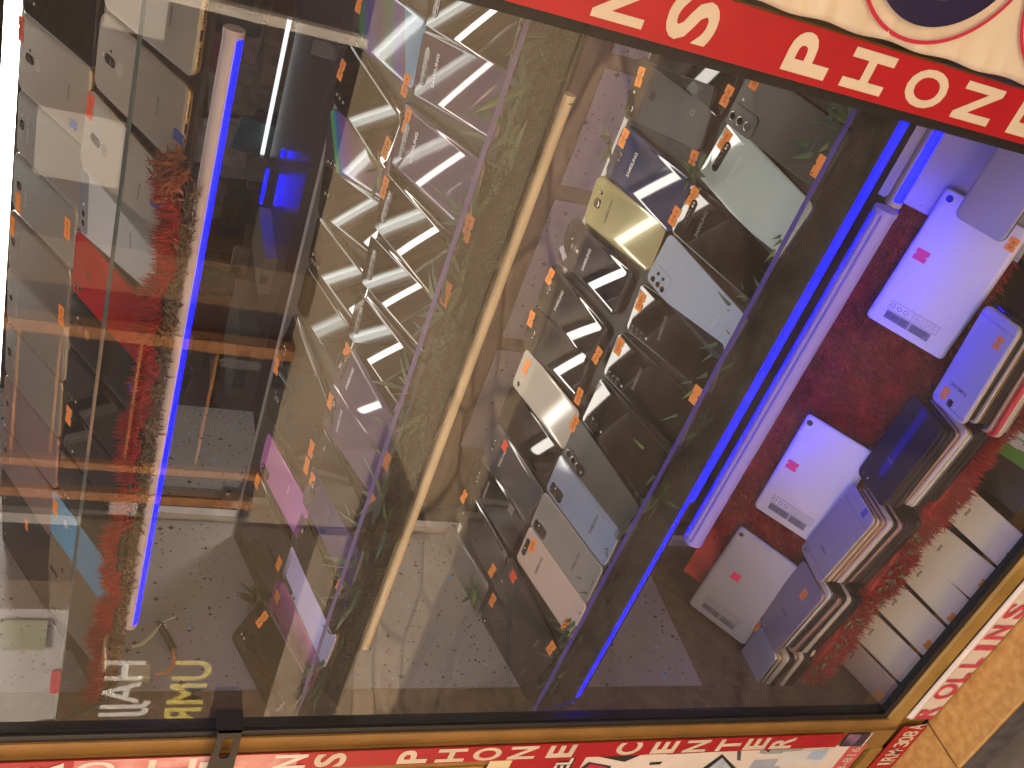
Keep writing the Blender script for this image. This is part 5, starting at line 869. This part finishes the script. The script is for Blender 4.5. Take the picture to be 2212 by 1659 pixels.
floor_phone((1949, 1482), (1995, 1427), 0.155, 'vivo', 'last silver gold phone before the rose brown one', [])
floor_phone((1908, 1530), (1946, 1485), 0.155, 'vivorose', 'rose brown phone last in the sill row by the corner', [W(1900, 1502)])
M = Matrix.Translation(PV.at(-0.665, 0.118, -0.010)) @ Matrix.Rotation(rad(20), 4, 'X'); make_phone('flat black case with a yellow sticker below the fur trim', M, 0.112, 0.17, 'flatblack', [(2123, 973, 16, 13, 30, M_yellow, '128')], G, 'phone case', 'phone_case')
def flat_card(name, pts, h, m, label, cat):
    vs = [PV.hit(u, v, h) for u, v in pts]; c = sum(vs, Vector()) / len(vs); r = empty(name, c); b = MB(); b.loops([[q - PV.n * 0.012 for q in vs], vs]); wpart(b, 'carton', m, r); return tag(r, label, cat)
gc = flat_card('cable_carton', [(2088, 930), (2170, 820), (2290, 910), (2212, 1015)], 0.004, mat('green_carton', (0.10, 0.26, 0.035), 0.4, noise=0.1), 'green carton with a white USB plug printed on it', 'box')
b = MB(); h = 0.0044
def on_pv(mb, pts, hh): mb.add([PV.hit(u, v, hh) for u, v in pts], [tuple(range(len(pts)))])
on_pv(b, [(2150, 930), (2160, 921), (2178, 936), (2168, 947)], h); on_pv(b, [(2163, 945), (2178, 930), (2212, 957), (2199, 972)], h); on_pv(b, [(2196, 966), (2204, 957), (2260, 1000), (2255, 1008)], h); on_pv(b, [(2186, 934), (2194, 926), (2230, 950), (2222, 960)], h); wpart(b, 'plug_print', mat('white_print', (0.62, 0.62, 0.60), 0.5), gc)
b = MB(); on_pv(b, [(2157, 930), (2160, 927), (2163, 929), (2160, 933)], h + 0.0004); on_pv(b, [(2163, 935), (2166, 932), (2169, 934), (2166, 938)], h + 0.0004)
put_text(b, 'R', PV.hit(2180, 949, h + 0.0004), EX, PV.s, 0.007, 0.009, 0.02); put_text(b, 'A', PV.hit(2180, 910, h), EX, PV.s, 0.009, 0.008, 0.0); wpart(b, 'print_marks', M_logo_d, gc)
oc = flat_card('cable_carton', [(2158, 822), (2200, 770), (2290, 850), (2255, 900)], 0.008, mat('orange_carton', (0.36, 0.12, 0.03), 0.4, noise=0.1), 'orange brown carton with a white plug picture behind the green carton', 'box')
b = MB(); on_pv(b, [(2180, 868), (2196, 850), (2240, 880), (2225, 898)], 0.0085); wpart(b, 'plug_print', MATS['white_print'], oc); b = MB(); on_pv(b, [(2188, 867), (2193, 861), (2198, 864), (2193, 871)], 0.0089); on_pv(b, [(2198, 874), (2203, 869), (2208, 872), (2203, 878)], 0.0089); wpart(b, 'print_marks', M_logo_d, oc)
b = MB(); q = Vector((0, 0, 0)); o = onY(1757, 1416, 0.848); b.obox(o, EX * 0.013 + EZ * 0.002, EZ * 0.009 - EY * 0.003, EY * 0.001); tag(b.build('paper_scrap', mat('cream_scrap', (0.62, 0.55, 0.34), 0.7)), 'small cream paper scrap lying on the red fur trim', 'scrap')

# ---- tablets
def tablet(c1, c2, short, kind, label, st):
    A = PT.hit(*c1); B = PT.hit(*c2); yv = (A - B).normalized(); z = PT.n; xv = yv.cross(z); ln = (A - B).length; c = (A + B) / 2 + xv * (short / 2) - z * 0.009; print('tablet', ln)
    M = Matrix(((xv.x, yv.x, z.x, c.x), (xv.y, yv.y, z.y, c.y), (xv.z, yv.z, z.z, c.z), (0, 0, 0, 1))); r = make_phone(label, M, short, ln, kind, st, 'tablets on the fur mat', 'tablet', 'tablet')
    th = 0.009; b = MB(); b.box(-short * 0.33, short * 0.28, -ln / 2 + 0.027, -ln / 2 + 0.0275, th, th + 0.0002); b.box(-short * 0.33, short * 0.28, -ln / 2 + 0.0405, -ln / 2 + 0.041, th, th + 0.0002); b.box(-short * 0.33, -short * 0.326, -ln / 2 + 0.027, -ln / 2 + 0.041, th, th + 0.0002); b.box(short * 0.276, short * 0.28, -ln / 2 + 0.027, -ln / 2 + 0.041, th, th + 0.0002)
    for k in range(3): put_text(b, ('Power rating 5V 2A', 'Designed and assembled', 'Complies with rules')[k], (short * 0.10, -ln / 2 + 0.0375 - 0.0035 * k, th + 0.0002), EX, EY, short * 0.30, 0.0022)
    for k in range(3): ringxy(b, -short * 0.29 + 0.010 * k, -ln / 2 + 0.034, 0.0034, 0.0026, th + 0.0002)
    b.build('approval_label', M_logo_d, r)
    b = MB(); b.box(-short * 0.32, -short * 0.02, -ln / 2 + 0.013, -ln / 2 + 0.0255, th, th + 0.0003); b.box(-short * 0.01, short * 0.24, -ln / 2 + 0.013, -ln / 2 + 0.0255, th, th + 0.0003); lb = b.build('serial_label', mat('grey_label', (0.20, 0.19, 0.22), 0.5), r)
    b = MB(); rr = random.Random(ln)
    x0 = -short * 0.31
    while x0 < -short * 0.16: w_ = rr.uniform(0.0004, 0.0011); b.box(x0, x0 + w_, -ln / 2 + 0.0155, -ln / 2 + 0.0235, th + 0.0003, th + 0.0004); x0 += w_ + rr.uniform(0.0004, 0.0009)
    for k in range(4): b.box(short * 0.01, short * (0.15 + 0.06 * rr.random()), -ln / 2 + 0.0150 + 0.0025 * k, -ln / 2 + 0.0160 + 0.0025 * k, th + 0.0003, th + 0.0004); b.box(-short * 0.14, -short * 0.05, -ln / 2 + 0.0150 + 0.0025 * k, -ln / 2 + 0.0160 + 0.0025 * k, th + 0.0003, th + 0.0004)
    b.build('barcode', M_logo_d, lb)
def ringxy(mb, x, y, r0, r1, z, n=20):
    a = [2 * math.pi * i / n for i in range(n)]; mb.add([(x + rr * math.cos(t), y + rr * math.sin(t), z) for rr in (r1, r0) for t in a], [(i, n + i, n + (i + 1) % n, (i + 1) % n) for i in range(n)])
tablet((2045, 403), (1868, 682), 0.122, 'tablet', 'largest silver tablet, nearest to the red sign strip', [(1990, 552, 17, 19, 90, M_pink, None)])
tablet((1745, 893), (1626, 1093), 0.118, 'tablet', 'middle silver tablet between its two neighbours', [(1711, 1006, 16, 18, 90, M_pink, None)])
tablet((1598, 1136), (1486, 1304), 0.118, 'tabletg', 'greyer tablet farthest from the red sign strip', [(1589, 1246, 15, 16, 90, M_pink, None)])

# ---- stacks of phones in front of the tablets
def stack(fr, fl, zt, wd, kind, label, st, under, group, seed, tilt=0.0):
    rnd = random.Random(seed); A = onZ(fr[0], fr[1], zt); B = onZ(fl[0], fl[1], zt); yv = (B - A).normalized(); z = EZ; xv = yv.cross(z); ln = (B - A).length + 0.001
    print('stack', kind, round(ln, 4), [round(t, 3) for t in A]); c = (A + B) / 2 + xv * (wd / 2); th = KINDS[kind].get('th', 0.008)
    def mk(c, a, dz): R = Matrix.Rotation(a, 3, 'Z'); X = R @ xv; Y = R @ yv; p = c - z * dz; return Matrix(((X.x, Y.x, z.x, p.x), (X.y, Y.y, z.y, p.y), (X.z, Y.z, z.z, p.z), (0, 0, 0, 1)))
    make_phone(label, mk(c, 0, th), wd, min(max(ln, 0.138), 0.158), kind, st, group); d = th
    for i, (k2, lb, dx, dy) in enumerate(under):
        t2 = KINDS[k2].get('th', 0.008); d += t2 + 0.0003
        if zt - d < Z_ST: break
        make_phone(lb, mk(c + xv * (-dx * 0.001 + rnd.uniform(-0.001, 0.001)) + yv * (dy * 0.001), rad(rnd.uniform(-1.2, 1.2)), d), wd + rnd.choice((-0.002, 0, 0.001)), 0.148 + rnd.choice((0, 0.002, 0.004)), k2, [], group)
ZT = -1.090
nth = ['second', 'third', 'fourth', 'fifth', 'sixth', 'seventh', 'eighth', 'ninth', 'tenth', 'eleventh']
def under(owner, seq): return [(k, '%s %s phone down the stack under %s' % (nth[i], {'edge_gold': 'gold edged', 'edge_cream': 'cream edged', 'edge_black': 'black edged', 'edge_rose': 'rose edged', 'edge_silver': 'silver edged', 'edge_red': 'coral red edged'}[k], owner), dx, dy) for i, (k, dx, dy) in enumerate(seq)]
g_, k_, c_, r_, s_ = 'edge_gold', 'edge_black', 'edge_cream', 'edge_rose', 'edge_silver'
stack((2205, 712), (2076, 920), -1.082, 0.070, 'stk_sams', 'blue lit silver phone with upside down lettering on top of the nearest stack', [S_(2156, 741, 'J7', None, 18, 12, 90), S_(2041, 849, None, None, 18, 12, 90)],
      under('the nearest silver topped pile', [(k_, 1, -6), (g_, 3, -4), (k_, 4, -5), (k_, 5, 3), (r_, 6, 6), ('edge_red', 8, 8), (c_, 9, 10), (s_, 9, 6)]), 'stack under the silver phone', 41)
stack((2037, 928), (1904, 1100), -1.088, 0.078, 'stk_black', 'large blue black mirror phone on top of its stack', [], under('the big dark mirror phone', [(k_, 2, 0), (k_, 3, -2), (r_, 5, -6), (c_, 6, -10), (s_, 7, -8), (k_, 8, -14), (k_, 9, -18), (k_, 10, -22)]), 'stack under the dark mirror phone', 42)
stack((1894, 1122), (1766, 1268), -1.084, 0.074, 'stk_vivo', 'blue lit phone with antenna lines and a blue tag on top of the middle stack', [(1867, 1108, 9, 16, 0, M_bluest, 'LW')], under('the phone with the blue tag', [(g_, 2, -3), (r_, 4, -5), (c_, 6, -7), (k_, 7, -6), (r_, 9, -9), (k_, 10, -12), (k_, 11, -14), (k_, 11, -16)]), 'stack under the blue tagged phone', 43)
stack((1781, 1289), (1671, 1416), -1.094, 0.076, 'stk_oppo', 'dim violet phone with two orange stickers on its stack', [S_(1736, 1284, '32/3', None, 20, 11, 90), S_(1635, 1353, '24/32', None, 20, 11, 90)], under('the dim violet phone', [(s_, 2, -14), (k_, 4, -14), (r_, 6, -6), (k_, 7, -8), (c_, 8, -9), (k_, 9, -12), (k_, 10, -12)]), 'stack under the dim violet phone', 44)
stack((1678, 1421), (1590, 1536), -1.094, 0.068, 'stk_fruit', 'blue grey phone with a dark fruit emblem at the far end of the stacks', [], under('the phone with the fruit emblem', [(g_, 2, 0), (c_, 4, -6), (k_, 6, -4), (r_, 7, -8), (c_, 8, -10), (k_, 9, -6), (k_, 9, -6)]), 'stack under the fruit emblem phone', 45)
# satin phone lying higher at the near end
zv = Vector((0.05, -0.45, 0.88)).normalized(); A = onY(2163, 528, 0.905); xv = Vector((0.0, 0.88, 0.45)).normalized(); yv = zv.cross(xv); c = A + xv * 0.036 - yv * 0.074 - zv * 0.008
make_phone('satin grey phone lying over the edge of the largest tablet', Matrix(((xv.x, yv.x, zv.x, c.x), (xv.y, yv.y, zv.y, c.y), (xv.z, yv.z, zv.z, c.z), (0, 0, 0, 1))), 0.072, 0.148, 'edge_violet', [S_(2186, 528, '32', None, 18, 13, 90)])

# ------------------------------------------------------------------ the street opposite (seen mirrored in the pane)
M_cemt = mat('weathered_render', (0.50, 0.43, 0.33), 0.85, noise=0.3, nscale=2.5); M_pale = mat('pale_render', (0.60, 0.53, 0.43), 0.85, noise=0.2, nscale=3); M_shop = mat('dark_shop_glass', (0.02, 0.02, 0.024), 0.08); M_signw = mat('white_signboard', (0.34, 0.32, 0.28), 0.5); M_signb = mat('brown_signboard', (0.10, 0.065, 0.03), 0.5); M_signr = mat('red_signboard', (0.45, 0.03, 0.03), 0.5); M_olive = mat('olive_shutter', (0.22, 0.23, 0.13), 0.5); M_grey = mat('grey_shutter', (0.36, 0.34, 0.31), 0.5, noise=0.2)
YO = -4.6
opp = empty('opposite_building', (-8, YO - 2, GROUND)); oi = -opp.location
b = MB(); b.box(-34, 9, YO - 5, YO - 0.25, 1.4, 2.6); b.box(-34, 9, YO - 5, YO - 0.6, GROUND, 1.4); wpart(b, 'wall', M_cemt, opp)
rb = random.Random(12); x = -30.0; i = 0
while x < 8:
    b = MB(); b.box(x, x + 0.35, YO - 0.6, YO - 0.05, GROUND, 1.4); wpart(b, 'pillar', rb.choice((mat('brown_pillar', (0.22, 0.165, 0.11), 0.8, noise=0.2, nscale=4), M_woodf)), opp)
    b = MB(); b.box(x + 0.35, x + 3.2, YO - 0.5, YO - 0.42, GROUND, 0.75); wpart(b, 'shopfront', (M_shop, M_olive, M_grey, M_shop)[i % 4], opp)
    b = MB(); b.box(x + 0.35, x + 3.2, YO - 0.45, YO - 0.3, 0.75, 1.38); wpart(b, 'signboard', (M_signw, M_signr, M_pale, M_signb)[(i * 3 + 1) % 4], opp)
    for k in range(rb.randint(0, 2)):
        xx = x + rb.uniform(0.4, 2.8); b = MB(); b.box(xx, xx + rb.uniform(0.03, 0.12), YO - 0.42, YO - 0.34, GROUND, 0.75); wpart(b, 'door_post', rb.choice((M_woodo, M_pale, M_grey, M_signw)), opp)
    for k in range(3):
        xx = x + 0.6 + 0.8 * k + rb.uniform(0, 0.3); zz = rb.uniform(-0.7, 0.2); b = MB(); b.box(xx, xx + rb.uniform(0.25, 0.5), YO - 0.40, YO - 0.38, zz, zz + rb.uniform(0.2, 0.6)); wpart(b, 'notice', rb.choice((M_signw, M_olive, M_signr, M_signb, M_grey)), opp)
    for k in range(2):
        b = MB(); b.box(x + 0.7 + 1.3 * k, x + 1.4 + 1.3 * k, YO - 0.27, YO - 0.2, 1.7, 2.4); wpart(b, 'window', M_shop, opp)
    x += 3.25; i += 1
tag(opp, 'weathered row of shopfronts across the street, mirrored in the glass', 'building')
# travel board on the pavement, mirrored at the lower left of the pane
def board_at(name, x, y, w_, z0, z1, m, words, label):
    r = empty(name, (x, y, GROUND)); b = MB(); b.box(x - w_ / 2, x + w_ / 2, y - 0.02, y, z0, z1); wpart(b, 'panel', m, r); b = MB(); b.box(x - w_ / 2, x - w_ / 2 + 0.04, y - 0.03, y - 0.02, GROUND, z1); b.box(x + w_ / 2 - 0.04, x + w_ / 2, y - 0.03, y - 0.02, GROUND, z1); wpart(b, 'stand', M_woodf, r)
    for t, dx, z, ww, mm in words:
        b = MB(); put_text(b, t, (x + dx, y + 0.002, z), -EX, EZ, ww, None, 0.02); wpart(b, 'lettering', mm, r)
    tag(r, label, 'sign board')
M_yl = mat('yellow_lettering', (0.62, 0.50, 0.10), 0.5); M_wl = mat('white_lettering', (0.66, 0.64, 0.60), 0.5)
def mirror(u, v, d): p = ray(u, v); t = (YG + d) / p.y; q = p * t; return Vector((q.x, 2 * YG - q.y, q.z))
p = mirror(340, 1520, 2.2); board_at('travel_board', p.x, p.y, 2.3, p.z - 0.5, p.z + 0.42, M_signb, [('HAJJ &', 0.0, p.z + 0.14, 0.62, M_wl), ('UMRA', 0.0, p.z - 0.12, 0.62, M_yl), ('TAV', -0.72, p.z + 0.26, 0.40, M_wl)], 'brown travel agency board with HAJJ and UMRA lettering, mirrored in the glass')

# ------------------------------------------------------------------ shop interior behind the shelves
ctr = empty('shop_counter', (-1.3, 2.2, GROUND)); b = MB(); b.box(-2.6, -0.3, 2.05, 2.5, GROUND, -0.42); wpart(b, 'body', M_woodo, ctr); b = MB(); b.box(-2.4, -0.9, 2.043, 2.049, -1.1, -0.46); wpart(b, 'star_paper_front', M_star, ctr); b = MB(); b.box(-2.65, -0.25, 2.0, 2.55, -0.42, -0.385); wpart(b, 'top', mat('dark_violet_top', (0.07, 0.05, 0.075), 0.35), ctr); tag(ctr, 'shop counter with star paper front behind the display', 'counter')
rack = empty('wall_rack', (-1.5, 3.6, GROUND)); b = MB()
for k in range(14): b.box(-3.4 + 0.32 * k, -3.4 + 0.32 * k + 0.18, 3.92, 3.96, GROUND, 1.1)
wpart(b, 'slat_back', M_woodf, rack)
for k in range(6): b = MB(); b.box(-3.5, 1.2, 3.55, 3.92, -0.95 + 0.36 * k, -0.925 + 0.36 * k); wpart(b, 'shelf_board', M_woodf, rack)
tag(rack, 'brown slatted wall rack at the back of the shop', 'rack')
rb = random.Random(5); cols = [(0.45, 0.42, 0.34), (0.12, 0.10, 0.14), (0.36, 0.05, 0.05), (0.10, 0.14, 0.22), (0.50, 0.48, 0.45), (0.30, 0.20, 0.10), (0.06, 0.06, 0.07)]
cn = ['cream', 'dark violet', 'red', 'navy', 'white', 'tan', 'black']; ce = ['lowest', 'second lowest', 'third', 'fourth', 'fifth', 'top']
for k in range(6):
    for j in range(13):
        if rb.random() < 0.25: continue
        ci = rb.randrange(7); x = -3.3 + 0.33 * j; h_ = rb.uniform(0.1, 0.28); wv = rb.uniform(0.12, 0.26); b = MB(); b.box(x, x + wv, 3.58, 3.80, -0.924 + 0.36 * k, -0.924 + 0.36 * k + h_)
        b.box(x + 0.02, x + wv - 0.02, 3.577, 3.581, -0.92 + 0.36 * k + h_ * 0.3, -0.92 + 0.36 * k + h_ * 0.7, 1)
        tag(b.build('stock_box', [mat('box_' + cn[ci].replace(' ', '_'), cols[ci], 0.5), mat('box_label', (0.12, 0.11, 0.11), 0.5)]), '%s carton on the %s board of the back rack, %s' % (cn[ci], ce[k], ['far left', 'left end', 'well left', 'left', 'left of middle', 'near middle', 'middle', 'past middle', 'right of middle', 'right', 'well right', 'right end', 'far right'][j]), 'box', 'cartons on the back rack')
pa, pb = onY(612, 38, 2.6), onY(579, 336, 2.6); tube_lamp('tube_lamp', pb.x, pa.x, 2.6, (pa.z + pb.z) / 2, 0.006, 270, M_tube_in, M_tube_body, 'white tube lamp deep inside the shop above the counter', 330)
for k, (a_, b_) in enumerate((((578, 365), (574, 438)), ((607, 378), (598, 440)), ((612, 323), (609, 336)))):
    pa, pb = onY(*a_, 2.3), onY(*b_, 2.3); b = MB(); b.box(pb.x, pa.x, 2.29, 2.30, pa.z - 0.003, pa.z + 0.003); tag(b.build('glow_strip', M_tube_b), ('thin level blue LED strip deep inside the shop', 'bolder level blue LED strip deep inside the shop', 'tiny blue lit strip deep inside the shop')[k], 'light strip')
for k, (x, wv, h_, c_) in enumerate(((-1.30, 0.10, 0.03, (0.30, 0.27, 0.22)), (-1.62, 0.20, 0.05, (0.22, 0.20, 0.17)))):
    b = MB(); b.box(x, x + wv, 2.1, 2.35, -0.384, -0.384 + h_); b.box(x + 0.03, x + wv - 0.05, 2.097, 2.101, -0.37, -0.37 + h_ * 0.6, 1); tag(b.build('counter_box', [mat('counter_box_%d' % k, c_, 0.5), M_logo_dim]), ('small cream box on the shop counter', 'wide grey box on the shop counter')[k], 'box')

# orange framed shop door across the street
dr = empty('shop_door', (0, YO, GROUND)); pr = mirror(250, 770, -YO + YG); xd = pr.x
for xx, w_ in ((xd, 0.10), (xd - 1.25, 0.07)): b = MB(); b.box(xx, xx + w_, YO - 0.30, YO - 0.18, GROUND, 1.3); wpart(b, 'post', M_woodo, dr)
b = MB(); b.box(xd - 1.25, xd, YO - 0.28, YO - 0.24, GROUND, 1.3); wpart(b, 'glass', M_shop, dr)
for k in range(7): b = MB(); b.box(xd - 1.13, xd, YO - 0.24, YO - 0.21, -0.9 + 0.27 * k, -0.88 + 0.27 * k); wpart(b, 'glazing_bar', M_woodo, dr)
tag(dr, 'orange wood framed glazed door across the street, mirrored in the pane', 'door')

pk = [('dark red', (0.16, 0.025, 0.03)), ('purple', (0.08, 0.04, 0.12)), ('teal', (0.03, 0.09, 0.10)), ('tan', (0.22, 0.14, 0.08)), ('black', (0.015, 0.014, 0.018)), ('pale', (0.30, 0.26, 0.25))]
rb = random.Random(77)
for i in range(84):
    nm, c_ = pk[i % 6]; y = rb.uniform(2.62, 3.3); x = -y * rb.uniform(0.27, 1.05); z = -y * rb.uniform(0.07, 0.185); w_ = rb.uniform(0.03, 0.085); h_ = rb.uniform(0.04, 0.13); a = rb.uniform(-0.4, 0.4)
    b = MB(); slab(b, w_ * 2, h_ * 2, 0.008, 0, rb.uniform(0.01, 0.03), bev=0.003); b2 = b.build('hanging_packet', mat('packet_' + nm.replace(' ', '_'), c_, 0.4, noise=0.3, nscale=30)); b2.location = (x, y, z); b2.rotation_euler = (rad(90), rb.uniform(-0.15, 0.15), a * 0.5)
    tag(b2, '%s packet hanging among the goods deep inside the shop' % nm, 'packet', nm + ' packets hanging in the shop')

# ceiling fitting whose tubes shine on the phones of the middle shelf
r = empty('ceiling_lamp', (-1.2, 2.28, 1.12)); b = MB(); b.box(-2.6, -0.15, 2.16, 2.40, 1.125, 1.149); wpart(b, 'tray', M_white, r)
for y0 in (2.24, 2.31): b = MB(); b.tube((-2.55, y0 + 0.02, 1.108), (-0.2, y0 + 0.02, 1.108), 0.022, n=16); wpart(b, 'tube', mat('ceiling_tube', (0.9, 0.9, 0.9), 0.3, emit=(0.93, 1.0, 0.97), estr=0.6), r, 40)
tag(r, 'twin tube ceiling lamp inside the shop, mirrored in the phones', 'ceiling lamp')
